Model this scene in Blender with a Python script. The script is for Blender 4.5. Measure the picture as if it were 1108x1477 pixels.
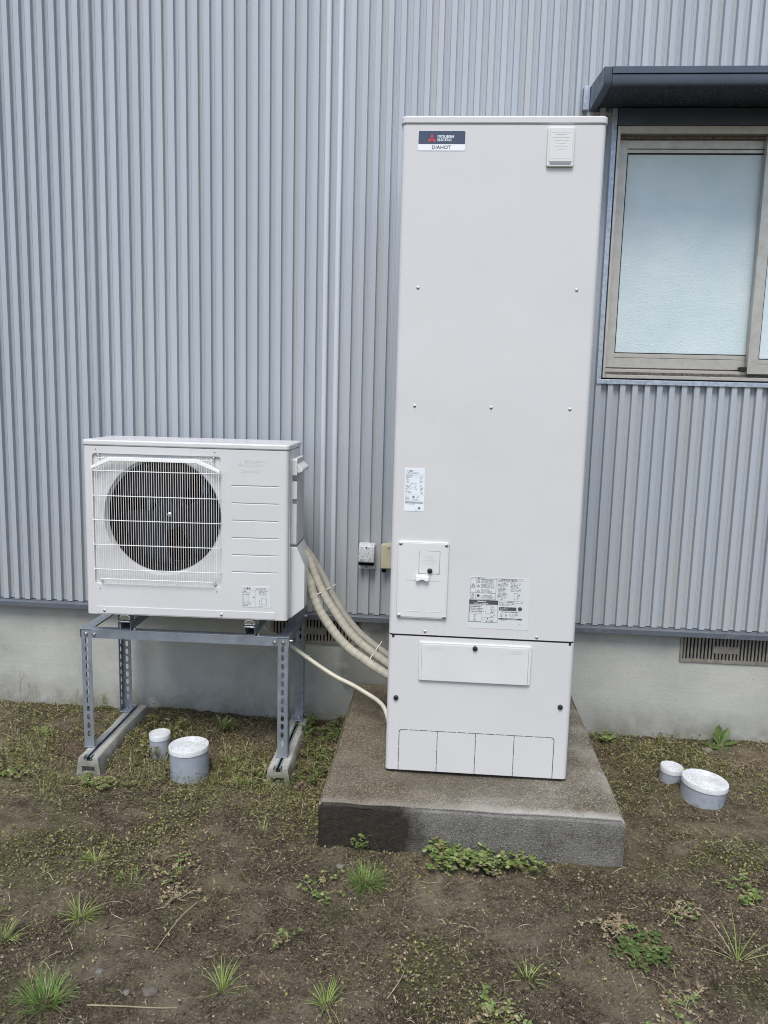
import bpy, bmesh, math, random
import numpy as np
from mathutils import Matrix, Vector

for o in list(bpy.data.objects):
    bpy.data.objects.remove(o)
random.seed(7)
rng = np.random.default_rng(11)
scene = bpy.context.scene
C = scene.collection
R = math.radians

# ------------------------------------------------------------------ camera
CAM = Vector((0.1639, -3.4938, 1.4969))
PITCH, YAW, ROLL = R(8.2592), R(4.1717), R(1.4757)
fwd = Vector((-math.sin(YAW) * math.cos(PITCH), math.cos(YAW) * math.cos(PITCH), -math.sin(PITCH)))
right = Vector((math.cos(YAW), math.sin(YAW), 0))
up = right.cross(fwd)
r2 = right * math.cos(ROLL) + up * math.sin(ROLL)
u2 = -right * math.sin(ROLL) + up * math.cos(ROLL)
cam = bpy.data.cameras.new('camera')
cam.sensor_fit = 'VERTICAL'
cam.sensor_height = 36
cam.lens = 1138.6 / 1477 * 36
cam.clip_start = 0.05
cam.clip_end = 500
camo = bpy.data.objects.new('camera', cam)
C.objects.link(camo)
m = Matrix((r2, u2, -fwd)).transposed().to_4x4()
m.translation = CAM
camo.matrix_world = m
scene.camera = camo

# ------------------------------------------------------------------ sky, sun, exposure
SUN_EL, SUN_AZ = R(58), R(187)      # azimuth clockwise from +Y: behind the camera
world = bpy.data.worlds.new('World')
scene.world = world
world.use_nodes = True
wn = world.node_tree
wn.nodes.clear()
sky = wn.nodes.new('ShaderNodeTexSky')
sky.sky_type = 'NISHITA'
sky.sun_disc = False
sky.sun_elevation = SUN_EL
sky.sun_rotation = SUN_AZ
sky.air_density = 1.0
sky.dust_density = 1.6
hs = wn.nodes.new('ShaderNodeHueSaturation')
hs.inputs['Saturation'].default_value = 0.98      # cool, thinly clouded sky
bg = wn.nodes.new('ShaderNodeBackground')
bg.inputs['Strength'].default_value = 0.14
wo = wn.nodes.new('ShaderNodeOutputWorld')
wn.links.new(sky.outputs[0], hs.inputs['Color'])
wn.links.new(hs.outputs[0], bg.inputs[0])
wn.links.new(bg.outputs[0], wo.inputs[0])
sun = bpy.data.lights.new('sun', 'SUN')
sun.energy = 2.0
sun.angle = R(26)
sun.color = (1.0, 0.985, 0.955)
suno = bpy.data.objects.new('sun', sun)
C.objects.link(suno)
sd = Vector((math.sin(SUN_AZ) * math.cos(SUN_EL), math.cos(SUN_AZ) * math.cos(SUN_EL), math.sin(SUN_EL)))
suno.rotation_euler = sd.to_track_quat('Z', 'Y').to_euler()
vs = scene.view_settings
vs.view_transform = 'Standard'
vs.look = 'None'
vs.exposure = 0.53
vs.gamma = 1.0
scene.cycles.filter_width = 1.05
vs.use_curve_mapping = False


# ------------------------------------------------------------------ mesh helpers
class MB:
    def __init__(self):
        self.v, self.f = [], []

    def add(self, vs_, fs_):
        b = len(self.v)
        self.v += [tuple(q) for q in vs_]
        self.f += [tuple(b + i for i in q) for q in fs_]
        return self

    def box(self, x0, x1, y0, y1, z0, z1):
        return self.add([(x0, y0, z0), (x1, y0, z0), (x1, y1, z0), (x0, y1, z0),
                         (x0, y0, z1), (x1, y0, z1), (x1, y1, z1), (x0, y1, z1)],
                        [(0, 3, 2, 1), (4, 5, 6, 7), (0, 1, 5, 4), (1, 2, 6, 5), (2, 3, 7, 6), (3, 0, 4, 7)])

    def prism(self, poly, axis, a, b, map3=None):
        """poly of 2D points, extruded along axis from a to b (x: (y,z), y: (x,z), z: (x,y))"""
        n = len(poly)
        if axis == 'x':
            mk = lambda p, t: (t, p[0], p[1])
        elif axis == 'y':
            mk = lambda p, t: (p[0], t, p[1])
        else:
            mk = lambda p, t: (p[0], p[1], t)
        v = [mk(p, a) for p in poly] + [mk(p, b) for p in poly]
        f = [tuple(range(n)), tuple(range(2 * n - 1, n - 1, -1))]
        f += [(i, i + n, (i + 1) % n + n, (i + 1) % n) for i in range(n)]
        return self.add(v, f)

    def cyl(self, c, r, h, axis='z', n=20, r2=None, dome=0):
        r2 = r if r2 is None else r2
        rings = [(0, r), (h, r2)]
        if dome:
            rings = [(0, r), (h * .55, r), (h * .85, r * .8), (h, r * .35)]
        return self.lathe(c, rings, axis, n)

    def lathe(self, c, rings, axis='z', n=20, cap0=True, cap1=True):
        """rings of (t along axis, radius)"""
        v, f = [], []
        for (t, r) in rings:
            for i in range(n):
                a = 2 * math.pi * i / n
                p, q = r * math.cos(a), r * math.sin(a)
                if axis == 'z':
                    v.append((c[0] + p, c[1] + q, c[2] + t))
                elif axis == 'y':       # positive t goes toward -y (the viewer's side)
                    v.append((c[0] + p, c[1] - t, c[2] + q))
                else:
                    v.append((c[0] + t, c[1] + p, c[2] + q))
        for k in range(len(rings) - 1):
            for i in range(n):
                j = (i + 1) % n
                f.append((k * n + i, k * n + j, (k + 1) * n + j, (k + 1) * n + i))
        if cap0:
            f.append(tuple(range(n - 1, -1, -1)))
        if cap1:
            f.append(tuple((len(rings) - 1) * n + i for i in range(n)))
        return self.add(v, f)

    def tube(self, pts, r, n=10, caps=True):
        pts = [Vector(p) for p in pts]
        rs = r if hasattr(r, '__len__') else [r] * len(pts)
        v, f = [], []
        prev = None
        for i, p in enumerate(pts):
            t = (pts[min(i + 1, len(pts) - 1)] - pts[max(i - 1, 0)]).normalized()
            if prev is None:
                ref = Vector((0, 0, 1)) if abs(t.z) < .9 else Vector((0, 1, 0))
                a = t.cross(ref).normalized()
            else:
                a = (prev - t * prev.dot(t)).normalized()
            prev = a
            b = t.cross(a)
            for k in range(n):
                w = 2 * math.pi * k / n
                v.append(p + (a * math.cos(w) + b * math.sin(w)) * rs[i])
        for i in range(len(pts) - 1):
            for k in range(n):
                j = (k + 1) % n
                f.append((i * n + k, i * n + j, (i + 1) * n + j, (i + 1) * n + k))
        if caps:
            f.append(tuple(range(n - 1, -1, -1)))
            f.append(tuple((len(pts) - 1) * n + k for k in range(n)))
        return self.add(v, f)

    def mesh(self, name, mat, smooth=40):
        me = bpy.data.meshes.new(name)
        me.from_pydata(self.v, [], self.f)
        bm = bmesh.new()
        bm.from_mesh(me)
        bmesh.ops.recalc_face_normals(bm, faces=bm.faces)
        bm.to_mesh(me)
        bm.free()
        me.materials.append(mat)
        if smooth:
            me.polygons.foreach_set('use_smooth', [True] * len(me.polygons))
            me.set_sharp_from_angle(angle=R(smooth))
        return me

    def build(self, name, mat, parent=None, bevel=0, seg=2, smooth=40):
        o = bpy.data.objects.new(name, self.mesh(name, mat, smooth))
        C.objects.link(o)
        if parent:
            o.parent = parent
        if bevel:
            bv = o.modifiers.new('bevel', 'BEVEL')
            bv.width = bevel
            bv.segments = seg
            bv.limit_method = 'ANGLE'
            bv.angle_limit = R(35)
            bv.harden_normals = True
        return o


def tag(o, label, cat, group=None):
    o['label'] = label
    o['category'] = cat
    if group:
        o['group'] = group
    return o


def empty(name, loc, rz=0.0):
    o = bpy.data.objects.new(name, None)
    o.empty_display_size = .1
    C.objects.link(o)
    o.location = loc
    o.rotation_euler = (0, 0, rz)
    return o


def rrect(x0, x1, y0, y1, r, n=5, corners=(1, 1, 1, 1)):
    """rounded rectangle outline, counter-clockwise from lower left"""
    out = []
    for (cx, cy, a0, on) in ((x0 + r, y0 + r, 180, corners[0]), (x1 - r, y0 + r, 270, corners[1]),
                             (x1 - r, y1 - r, 0, corners[2]), (x0 + r, y1 - r, 90, corners[3])):
        if not on:
            out.append((x0 if cx < (x0 + x1) / 2 else x1, y0 if cy < (y0 + y1) / 2 else y1))
            continue
        for k in range(n + 1):
            a = R(a0 + 90 * k / n)
            out.append((cx + r * math.cos(a), cy + r * math.sin(a)))
    return out


def piece(src, name, parent, loc, rot=(0, 0, 0), scale=(1, 1, 1)):
    """another object sharing src's mesh data"""
    o = bpy.data.objects.new(name, src)
    C.objects.link(o)
    o.parent = parent
    o.location = loc
    o.rotation_euler = rot
    o.scale = scale
    return o


def boolean(o, cutter_mb, op='DIFFERENCE'):
    """cut a shape out of object o for good"""
    cm = cutter_mb.mesh('cut', o.data.materials[0], 40)
    co = bpy.data.objects.new('cut', cm)
    C.objects.link(co)
    md = o.modifiers.new('bool', 'BOOLEAN')
    md.operation = op
    md.object = co
    md.solver = 'EXACT'
    par, o.parent = o.parent, None
    dg = bpy.context.evaluated_depsgraph_get()
    me = bpy.data.meshes.new_from_object(o.evaluated_get(dg))
    o.modifiers.remove(md)
    o.data = me
    o.parent = par
    me.polygons.foreach_set('use_smooth', [True] * len(me.polygons))
    me.set_sharp_from_angle(angle=R(35))
    bpy.data.objects.remove(co)


def text_mesh(body, size, mat, name, extrude=0.0, offset=0.0, xscale=1.0, align='LEFT', spacing=1.0):
    """lettering standing in the xz plane, facing -y"""
    cu = bpy.data.curves.new(name, 'FONT')
    cu.body = body
    cu.size = size
    cu.extrude = extrude
    cu.offset = offset
    cu.align_x = align
    cu.resolution_u = 4
    cu.space_character = spacing
    ob = bpy.data.objects.new(name, cu)
    C.objects.link(ob)
    dg = bpy.context.evaluated_depsgraph_get()
    me = bpy.data.meshes.new_from_object(ob.evaluated_get(dg))
    bpy.data.objects.remove(ob)
    me.transform(Matrix.Scale(xscale, 4, (1, 0, 0)))
    me.transform(Matrix.Rotation(R(90), 4, 'X'))
    me.materials.clear()
    me.materials.append(mat)
    me.name = name
    return me


# ------------------------------------------------------------------ material helpers
class NT:
    def __init__(self, name, rough=.5, metallic=0.0, spec=.5):
        self.m = bpy.data.materials.new(name)
        self.m.use_nodes = True
        self.t = self.m.node_tree
        self.b = self.t.nodes['Principled BSDF']
        self.b.inputs['Roughness'].default_value = rough
        self.b.inputs['Metallic'].default_value = metallic
        self.b.inputs['Specular IOR Level'].default_value = spec
        self.geo = self.t.nodes.new('ShaderNodeNewGeometry')

    def n(self, t, **kw):
        x = self.t.nodes.new(t)
        for k, v in kw.items():
            setattr(x, k, v)
        return x

    def l(self, a, b):
        self.t.links.new(a, b)

    def pos(self, scale=(1, 1, 1), obj=False):
        mp = self.n('ShaderNodeMapping')
        mp.inputs['Scale'].default_value = scale
        if obj:
            tc = self.n('ShaderNodeTexCoord')
            self.l(tc.outputs['Object'], mp.inputs[0])
        else:
            self.l(self.geo.outputs['Position'], mp.inputs[0])
        return mp.outputs[0]

    def noise(self, scale=5, detail=4, rough=.55, vec=None, dist=0):
        x = self.n('ShaderNodeTexNoise')
        x.inputs['Scale'].default_value = scale
        x.inputs['Detail'].default_value = detail
        x.inputs['Roughness'].default_value = rough
        x.inputs['Distortion'].default_value = dist
        self.l(vec if vec is not None else self.pos(), x.inputs['Vector'])
        return x.outputs[0]

    def voro(self, scale=50, vec=None, feature='F1', out='Distance'):
        x = self.n('ShaderNodeTexVoronoi', feature=feature)
        x.inputs['Scale'].default_value = scale
        self.l(vec if vec is not None else self.pos(), x.inputs['Vector'])
        return x.outputs[out]

    def ramp(self, fac, stops):
        x = self.n('ShaderNodeValToRGB')
        e = x.color_ramp.elements
        while len(e) < len(stops):
            e.new(.5)
        for i, (p, c) in enumerate(stops):
            e[i].position = p
            e[i].color = (c, c, c, 1) if not hasattr(c, '__len__') else (*c, 1)
        self.l(fac, x.inputs[0])
        return x.outputs[0]

    def mix(self, fac, a, b, mode='MIX'):
        x = self.n('ShaderNodeMix', data_type='RGBA', blend_type=mode)
        for s, v in ((x.inputs[0], fac), (x.inputs[6], a), (x.inputs[7], b)):
            if hasattr(v, 'links') or hasattr(v, 'is_linked'):
                self.l(v, s)
            elif hasattr(v, '__len__'):
                s.default_value = (*v, 1)
            else:
                s.default_value = v
        return x.outputs[2]

    def math(self, op, a, b=0.0, c=0.0):
        x = self.n('ShaderNodeMath', operation=op)
        for s, v in zip(x.inputs, (a, b, c)):
            if hasattr(v, 'is_linked'):
                self.l(v, s)
            else:
                s.default_value = v
        return x.outputs[0]

    def sep(self, vec=None):
        x = self.n('ShaderNodeSeparateXYZ')
        self.l(vec if vec is not None else self.geo.outputs['Position'], x.inputs[0])
        return x.outputs

    def bump(self, h, dist=.002, strength=1.0, normal=None):
        x = self.n('ShaderNodeBump')
        x.inputs['Distance'].default_value = dist
        x.inputs['Strength'].default_value = strength
        self.l(h, x.inputs['Height'])
        if normal is not None:
            self.l(normal, x.inputs['Normal'])
        return x.outputs[0]

    def done(self, color=None, rough=None, normal=None):
        if color is not None:
            if hasattr(color, 'is_linked'):
                self.l(color, self.b.inputs['Base Color'])
            else:
                self.b.inputs['Base Color'].default_value = (*color, 1)
        if rough is not None:
            self.l(rough, self.b.inputs['Roughness'])
        if normal is not None:
            self.l(normal, self.b.inputs['Normal'])
        return self.m


def paint(name, col, rough=.4, metallic=0, var=.06, nscale=6, bump=0.0, bscale=400, spec=.5):
    """painted or plain surface with faint uneven grime and orange peel"""
    k = NT(name, rough, metallic, spec)
    n1 = k.noise(nscale, 5)
    dk = tuple(c * (1 - var * 2) for c in col)
    lt = tuple(min(1, c * (1 + var)) for c in col)
    c = k.ramp(n1, [(.3, dk), (.7, lt)])
    rr = k.ramp(k.noise(nscale * 3, 3), [(.3, max(0, rough - .06)), (.7, min(1, rough + .08))])
    nm = k.bump(k.noise(bscale, 2), .0004, bump, k.bump(k.noise(2.2, 2), .012, .35)) if bump else None
    return k.done(c, rr, nm)


M = {}
M['ivory'] = paint('ivory_steel', (.60, .588, .575), .30, var=.015, nscale=2.5, bump=.25, bscale=900)
M['ivory2'] = paint('ivory_plastic', (.64, .63, .61), .45, var=.02, nscale=6)
M['unit'] = paint('unit_steel', (.60, .59, .58), .30, var=.015, nscale=4, bump=.2, bscale=900)
M['unit_plastic'] = paint('unit_plastic', (.57, .57, .56), .5, var=.02)
M['grille'] = paint('grille_wire', (.84, .84, .81), .4, var=.02)
M['black'] = paint('black_plastic', (.012, .012, .013), .45, var=.1)
M['gap'] = paint('black_gasket', (.008, .008, .009), .7, var=.1)
M['fan'] = paint('fan_plastic', (.009, .013, .021), .4, var=.1, spec=.25)
M['inside'] = paint('dark_inside', (.004, .004, .0045), .8, var=.15, spec=.08)
M['screw'] = paint('screw_steel', (.62, .62, .62), .3, 1.0, var=.05)
M['zinc'] = paint('zinc_bright', (.72, .73, .74), .25, 1.0, var=.06, nscale=40)
M['ink'] = paint('ink', (.07, .07, .075), .6, var=.05)
M['ink_grey'] = paint('ink_grey', (.22, .22, .23), .6, var=.05)
M['navy'] = paint('badge_navy', (.045, .062, .105), .3, var=.03)
M['badge_white'] = paint('badge_white', (.80, .82, .82), .3, var=.02)
M['red'] = paint('badge_red', (.62, .035, .05), .35, var=.03)
M['sticker'] = paint('sticker_white', (.74, .77, .79), .35, var=.02)
M['sticker_grey'] = paint('sticker_film', (.62, .635, .63), .35, var=.02)
M['pvc'] = None
M['awning'] = paint('awning_paint', (.060, .076, .102), .35, var=.08, nscale=10, bump=.3)
M['soffit'] = None
M['cream'] = paint('cream_plastic', (.47, .44, .30), .5, var=.06, nscale=20)
M['tie'] = paint('tie_nylon', (.75, .75, .72), .4, var=.02)

# corrugated siding: weathered grey paint, white speckles, faint vertical streaks, dust near the bottom
k = NT('siding_paint', .36, .0, .6)
X, Y, Z = k.sep()
streak = k.noise(1, 4, .6, k.pos((9, 9, .25)))
rib = k.noise(1, 1, .5, k.pos((19, .01, .02)))
base = k.ramp(streak, [(.3, (.335, .365, .40)), (.7, (.405, .435, .47))])
base = k.mix(k.ramp(rib, [(.52, 0.0), (.66, .55)]), base, (.39, .395, .385))
dust = k.math('MULTIPLY', k.ramp(k.noise(14, 5), [(.35, 0.0), (.7, 1.0)]), k.ramp(k.math('MULTIPLY', Z, .4), [(.2, .5), (.42, 0.06)]))
base = k.mix(dust, base, (.42, .405, .36))
spk = k.math('LESS_THAN', k.voro(60, k.pos((1, 1, .8))), .085)
spk = k.math('MULTIPLY', spk, k.ramp(k.noise(5, 3), [(.5, 0.0), (.62, .55)]))
base = k.mix(spk, base, (.75, .77, .8))
drip = k.math('MULTIPLY', k.ramp(k.noise(1, 3, .6, k.pos((60, 60, 1.2))), [(.64, 0.0), (.72, .5)]), k.ramp(k.noise(1.3, 2), [(.5, 0.0), (.65, .8)]))
base = k.mix(drip, base, (.45, .46, .48))
fine = k.noise(420, 2)
rgh = k.ramp(k.noise(30, 4), [(.3, .30), (.7, .46)])
k.b.inputs['Coat Weight'].default_value = .25
k.b.inputs['Coat Roughness'].default_value = .25
M['siding'] = k.done(base, rgh, k.bump(fine, .0006, .35))

k = NT('siding_joint_sheen', .3, .0, .6)  # paler siding colour with the ribs' reflected brightness painted in
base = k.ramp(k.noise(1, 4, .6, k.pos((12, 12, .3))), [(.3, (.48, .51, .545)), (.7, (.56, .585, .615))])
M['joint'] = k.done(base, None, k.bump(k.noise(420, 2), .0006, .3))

k = NT('trim_metal', .4, .0, .5)
base = k.ramp(k.noise(1, 4, .6, k.pos((3, 3, 30))), [(.3, (.075, .088, .105)), (.7, (.11, .122, .14))])
base = k.mix(k.ramp(k.noise(25, 5), [(.55, 0.0), (.8, .5)]), base, (.2, .2, .19))
M['trim'] = k.done(base, k.ramp(k.noise(40, 3), [(.3, .3), (.7, .55)]))

k = NT('flashing_metal', .33, .35, .5)
base = k.ramp(k.noise(60, 5), [(.35, (.30, .35, .42)), (.7, (.48, .53, .60))])
M['flash'] = k.done(base, None, k.bump(k.noise(300, 2), .0008, .4))

# window aluminium: champagne anodising with cloudy corrosion
k = NT('window_aluminium', .42, .55, .5)
n1 = k.noise(22, 6, .65)
base = k.ramp(n1, [(.3, (.42, .395, .35)), (.5, (.465, .44, .395)), (.72, (.51, .485, .44))])
base = k.mix(k.math('MULTIPLY', k.ramp(k.noise(60, 6, .7), [(.57, 0.0), (.70, .45)]), k.ramp(k.noise(5, 2), [(.45, 0.0), (.62, 1.0)])), base, (.30, .285, .255))
M['alu'] = k.done(base, k.ramp(n1, [(.3, .5), (.7, .34)]))
k = NT('window_track_dirt', .8)
M['track'] = k.done(k.ramp(k.noise(90, 6, .7), [(.35, (.035, .03, .026)), (.6, (.15, .13, .11)), (.75, (.26, .23, .2))]))

# figured obscure glass: milky sea-green pane, reflected sky put into its colour; hammered, glossy outer face
k = NT('obscure_glass', .16, .0, .5)
ham = k.noise(150, 3, .55, k.pos((1, 1, 1.5)))
wav = k.noise(13, 3, .5)
k.b.inputs['Transmission Weight'].default_value = .12
k.b.inputs['Coat Weight'].default_value = .6
k.b.inputs['Coat Roughness'].default_value = .12
base = k.ramp(k.noise(3.5, 5, .6), [(.3, (.60, .72, .73)), (.5, (.66, .765, .775)), (.7, (.72, .80, .80))])
nb = k.bump(ham, .0020, .8, k.bump(wav, .005, .4))
k.l(nb, k.b.inputs['Coat Normal'])
M['glass'] = k.done(base, None, nb)

# rendered cement foundation
k = NT('foundation_cement', .9, .0, .25)
X, Y, Z = k.sep()
n1 = k.noise(2.2, 6, .6)
base = k.ramp(n1, [(.33, (.28, .28, .25)), (.48, (.39, .388, .352)), (.62, (.46, .455, .41))])
trow = k.noise(1, 4, .6, k.pos((5, 5, 70)))
base = k.mix(k.ramp(trow, [(.35, .18), (.65, 0.0)]), base, (.30, .30, .28))
pore = k.math('LESS_THAN', k.voro(75), .12)
pore = k.math('MULTIPLY', pore, k.ramp(k.noise(9, 2), [(.48, 0.0), (.6, .8)]))
base = k.mix(pore, base, (.12, .12, .11))
low = k.math('MULTIPLY', k.ramp(Z, [(.02, .9), (.15, 0.0)]), k.ramp(k.noise(9, 6, .65), [(.35, .15), (.6, 1.0)]))
base = k.mix(low, base, (.20, .195, .155))
# darker oval patch, edge broken by noise, beside the slab
dx = k.math('DIVIDE', k.math('ADD', X, .12), .17)
dz = k.math('DIVIDE', k.math('SUBTRACT', Z, .27), .19)
dd = k.math('ADD', k.math('MULTIPLY', dx, dx), k.math('MULTIPLY', dz, dz))
dd = k.math('ADD', dd, k.math('MULTIPLY', k.math('SUBTRACT', k.noise(9, 5), .5), 1.9))
base = k.mix(k.ramp(dd, [(.6, .7), (1.0, 0.0)]), base, (.13, .128, .118))
base = k.mix(k.ramp(k.noise(150, 4, .75), [(.36, .45), (.5, 0.0)]), base, (.23, .23, .21))
M['foundation'] = k.done(base, None, k.bump(k.noise(180, 4), .002, .35, k.bump(trow, .002, .3)))
k = NT('vent_grey', .55, .2)
M['vent'] = k.done(k.ramp(k.noise(35, 5), [(.3, (.16, .145, .12)), (.7, (.27, .25, .215))]))

# slab: coarse exposed aggregate, dark algae, a wet stain on the left of its face, scuffed pale arrises
k = NT('slab_concrete', .92, .0, .25)
X, Y, Z = k.sep()
n1 = k.noise(5.5, 7, .68)
ag = k.voro(300, out='Color')
agv = k.n('ShaderNodeSeparateColor')
k.l(ag, agv.inputs[0])
base = k.ramp(n1, [(.3, (.085, .068, .046)), (.5, (.19, .165, .125)), (.68, (.32, .29, .235))])
base = k.mix(k.ramp(agv.outputs[0], [(.0, .6), (.5, 0.0)]), base, (.055, .047, .037))
base = k.mix(k.ramp(agv.outputs[1], [(.66, 0.0), (1.0, .8)]), base, (.44, .40, .31))
pale = k.math('MULTIPLY', k.ramp(k.noise(5.2, 6, .62), [(.48, 0.0), (.64, .6)]), k.ramp(X, [(.1, .25), (.5, 1.0)]))
base = k.mix(pale, base, (.33, .32, .285))
# scuffed top front arris
edge = k.math('ADD', k.math('ABSOLUTE', k.math('ADD', Y, 1.113)), k.math('ABSOLUTE', k.math('SUBTRACT', Z, .192)))
edge = k.math('ADD', edge, k.math('MULTIPLY', k.noise(24, 5), .05))
base = k.mix(k.ramp(edge, [(.04, .9), (.085, 0.0)]), base, (.46, .435, .38))
# front face: grey cement skin
front = k.ramp(k.math('MULTIPLY', k.math('ADD', Y, 1.2), 5), [(.46, 1.0), (.50, 0.0)])
skin = k.mix(k.ramp(agv.outputs[1], [(.55, 0.0), (1.0, .6)]), k.ramp(k.noise(7, 7, .7), [(.3, (.055, .053, .048)), (.55, (.125, .12, .11)), (.7, (.21, .205, .19))]), (.30, .29, .26))
base = k.mix(k.math('MULTIPLY', front, .75), base, skin)
wet = k.ramp(k.math('ADD', k.math('SUBTRACT', X, .07), k.math('MULTIPLY', k.math('SUBTRACT', k.noise(13, 6, .65), .5), .22)), [(.0, 1.0), (.09, 0.0)])
wetf = k.math('MULTIPLY', wet, k.math('MULTIPLY', front, .95))
base = k.mix(wetf, base, k.ramp(k.noise(60, 5, .7), [(.35, (.016, .013, .009)), (.7, (.045, .037, .026))]))
base = k.mix(k.math('MULTIPLY', k.ramp(k.math('ADD', X, k.math('MULTIPLY', n1, .3)), [(.25, .6), (.6, 0.0)]), k.math('SUBTRACT', 1.0, front)), base, k.mix(k.ramp(agv.outputs[1], [(.6, 0.0), (1.0, .7)]), (.10, .075, .045), (.36, .30, .21)))
# darker oval on the top, along the foot of the tank front
rx = k.math('DIVIDE', k.math('SUBTRACT', X, .30), .28)
ry = k.math('DIVIDE', k.math('ADD', Y, .93), .10)
rd = k.math('ADD', k.math('ADD', k.math('MULTIPLY', rx, rx), k.math('MULTIPLY', ry, ry)), k.math('MULTIPLY', k.math('SUBTRACT', k.noise(8, 5), .5), 1.2))
base = k.mix(k.ramp(rd, [(.6, .4), (1.3, 0.0)]), base, (.085, .072, .055))
hgt = k.mix(.5, k.voro(300), k.noise(60, 5))
pit = k.math('LESS_THAN', k.voro(95), .20)
pit = k.math('MULTIPLY', pit, k.ramp(k.noise(12, 3), [(.42, 0.0), (.58, .85)]))
base = k.mix(pit, base, (.035, .03, .023))
M['slab'] = k.done(base, None, k.bump(hgt, .006, 1.0))

k = NT('block_concrete', .9, .0, .25)
X, Y, Z = k.sep()
base = k.ramp(k.noise(14, 6, .62), [(.3, (.30, .295, .265)), (.7, (.47, .46, .42))])
base = k.mix(k.math('MULTIPLY', k.ramp(Z, [(.0, .8), (.05, .1)]), k.ramp(k.noise(11, 5), [(.4, 0.0), (.62, 1.0)])), base, (.12, .125, .06))
M['block'] = k.done(base, None, k.bump(k.noise(140, 5), .003, .5))

k = NT('stand_galvanised', .42, .45, .5)
base = k.ramp(k.noise(18, 6, .6), [(.3, (.22, .245, .28)), (.7, (.31, .34, .375))])
base = k.mix(k.ramp(k.noise(70, 5, .7), [(.6, 0.0), (.75, .5)]), base, (.40, .42, .43))
M['stand'] = k.done(base, k.ramp(k.noise(30, 4), [(.3, .34), (.7, .55)]))

k = NT('soffit_board', .6)
M['soffit'] = k.done(k.mix(k.math('LESS_THAN', k.voro(60), .22), (.02, .025, .033), (.14, .15, .165)), None, k.bump(k.noise(250, 3), .002, .6))

k = NT('grey_pvc', .42)
X, Y, Z = k.sep()
base = k.ramp(k.noise(20, 4), [(.3, (.26, .285, .32)), (.7, (.33, .355, .39))])
base = k.mix(k.math('MULTIPLY', k.ramp(Z, [(.0, .8), (.04, .02)]), k.ramp(k.noise(45, 5), [(.5, 0.0), (.62, 1.0)])), base, (.14, .12, .085))
M['pvc'] = k.done(base)
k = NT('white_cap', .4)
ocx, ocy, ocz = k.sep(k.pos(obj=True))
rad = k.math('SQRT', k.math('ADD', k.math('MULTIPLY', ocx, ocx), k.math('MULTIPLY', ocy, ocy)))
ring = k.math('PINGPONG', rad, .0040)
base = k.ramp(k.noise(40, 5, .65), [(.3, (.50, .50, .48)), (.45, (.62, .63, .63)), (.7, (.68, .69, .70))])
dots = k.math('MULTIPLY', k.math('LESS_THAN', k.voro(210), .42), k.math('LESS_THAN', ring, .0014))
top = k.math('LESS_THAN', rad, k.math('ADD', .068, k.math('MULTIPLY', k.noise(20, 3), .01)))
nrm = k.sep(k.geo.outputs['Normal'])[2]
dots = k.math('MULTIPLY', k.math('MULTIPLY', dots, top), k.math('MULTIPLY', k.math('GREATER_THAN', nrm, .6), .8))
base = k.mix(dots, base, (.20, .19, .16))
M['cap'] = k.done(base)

k = NT('pipe_insulation', .62)
base = k.ramp(k.noise(25, 4), [(.3, (.34, .315, .25)), (.7, (.44, .41, .33))])
base = k.mix(k.ramp(k.noise(60, 5, .7), [(.58, 0.0), (.75, .5)]), base, (.27, .25, .19))
M['pipe'] = k.done(base, None, k.bump(k.noise(120, 3), .001, .4))
k = NT('pipe_cover_grey', .6)
M['pipe_grey'] = k.done(k.ramp(k.noise(25, 4), [(.3, (.24, .23, .19)), (.7, (.32, .305, .255))]), None, k.bump(k.noise(120, 3), .001, .4))
k = NT('hose_ivory', .5)
M['hose'] = k.done(k.ramp(k.noise(18, 4), [(.3, (.46, .43, .32)), (.7, (.58, .55, .44))]))

# soil
k = NT('soil', .97, .0, .15)
X, Y, Z = k.sep()
n_big = k.noise(1.7, 5, .6)
n_mid = k.noise(11, 6, .65)
n_fin = k.noise(150, 7, .8)
base = k.ramp(n_mid, [(.3, (.078, .055, .036)), (.5, (.145, .105, .070)), (.68, (.25, .188, .124))])
base = k.mix(k.ramp(n_fin, [(.36, .55), (.5, 0.0)]), base, (.035, .028, .021))
base = k.mix(k.ramp(n_fin, [(.56, 0.0), (.74, .75)]), base, (.30, .265, .20))
for (vsc, lo, hi) in ((120, .16, .84), (290, .22, .76)):
    sp_ = k.n('ShaderNodeSeparateColor')
    wv = k.n('ShaderNodeVectorMath', operation='ADD')
    k.l(k.pos(), wv.inputs[0])
    nv = k.n('ShaderNodeTexNoise')
    nv.inputs['Scale'].default_value = vsc * .6
    sc2 = k.n('ShaderNodeVectorMath', operation='SCALE')
    sc2.inputs['Scale'].default_value = 1.6 / vsc
    k.l(nv.outputs[1], sc2.inputs[0])
    k.l(sc2.outputs[0], wv.inputs[1])
    k.l(k.voro(vsc, wv.outputs[0], out='Color'), sp_.inputs[0])
    base = k.mix(k.ramp(sp_.outputs[0], [(.0, .8), (lo, .35), (lo + .12, 0.0)]), base, (.022, .017, .012))
    base = k.mix(k.ramp(sp_.outputs[0], [(hi, 0.0), (hi + .08, .35), (1.0, .85)]), base, k.ramp(sp_.outputs[1], [(.0, (.20, .155, .10)), (.5, (.30, .25, .17)), (.72, (.19, .20, .085)), (1.0, (.44, .39, .29))]))
moss = k.math('MULTIPLY', k.ramp(k.noise(2.4, 5, .62), [(.52, 0.0), (.66, 1.0)]), k.ramp(n_fin, [(.38, 0.0), (.56, .6)]))
base = k.mix(moss, base, (.125, .135, .045))
dry = k.math('MULTIPLY', k.ramp(k.noise(1.9, 5, .6, k.pos((1, 1.6, 1))), [(.47, 0.0), (.62, 1.0)]), k.ramp(n_mid, [(.4, .15), (.6, .65)]))
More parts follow.
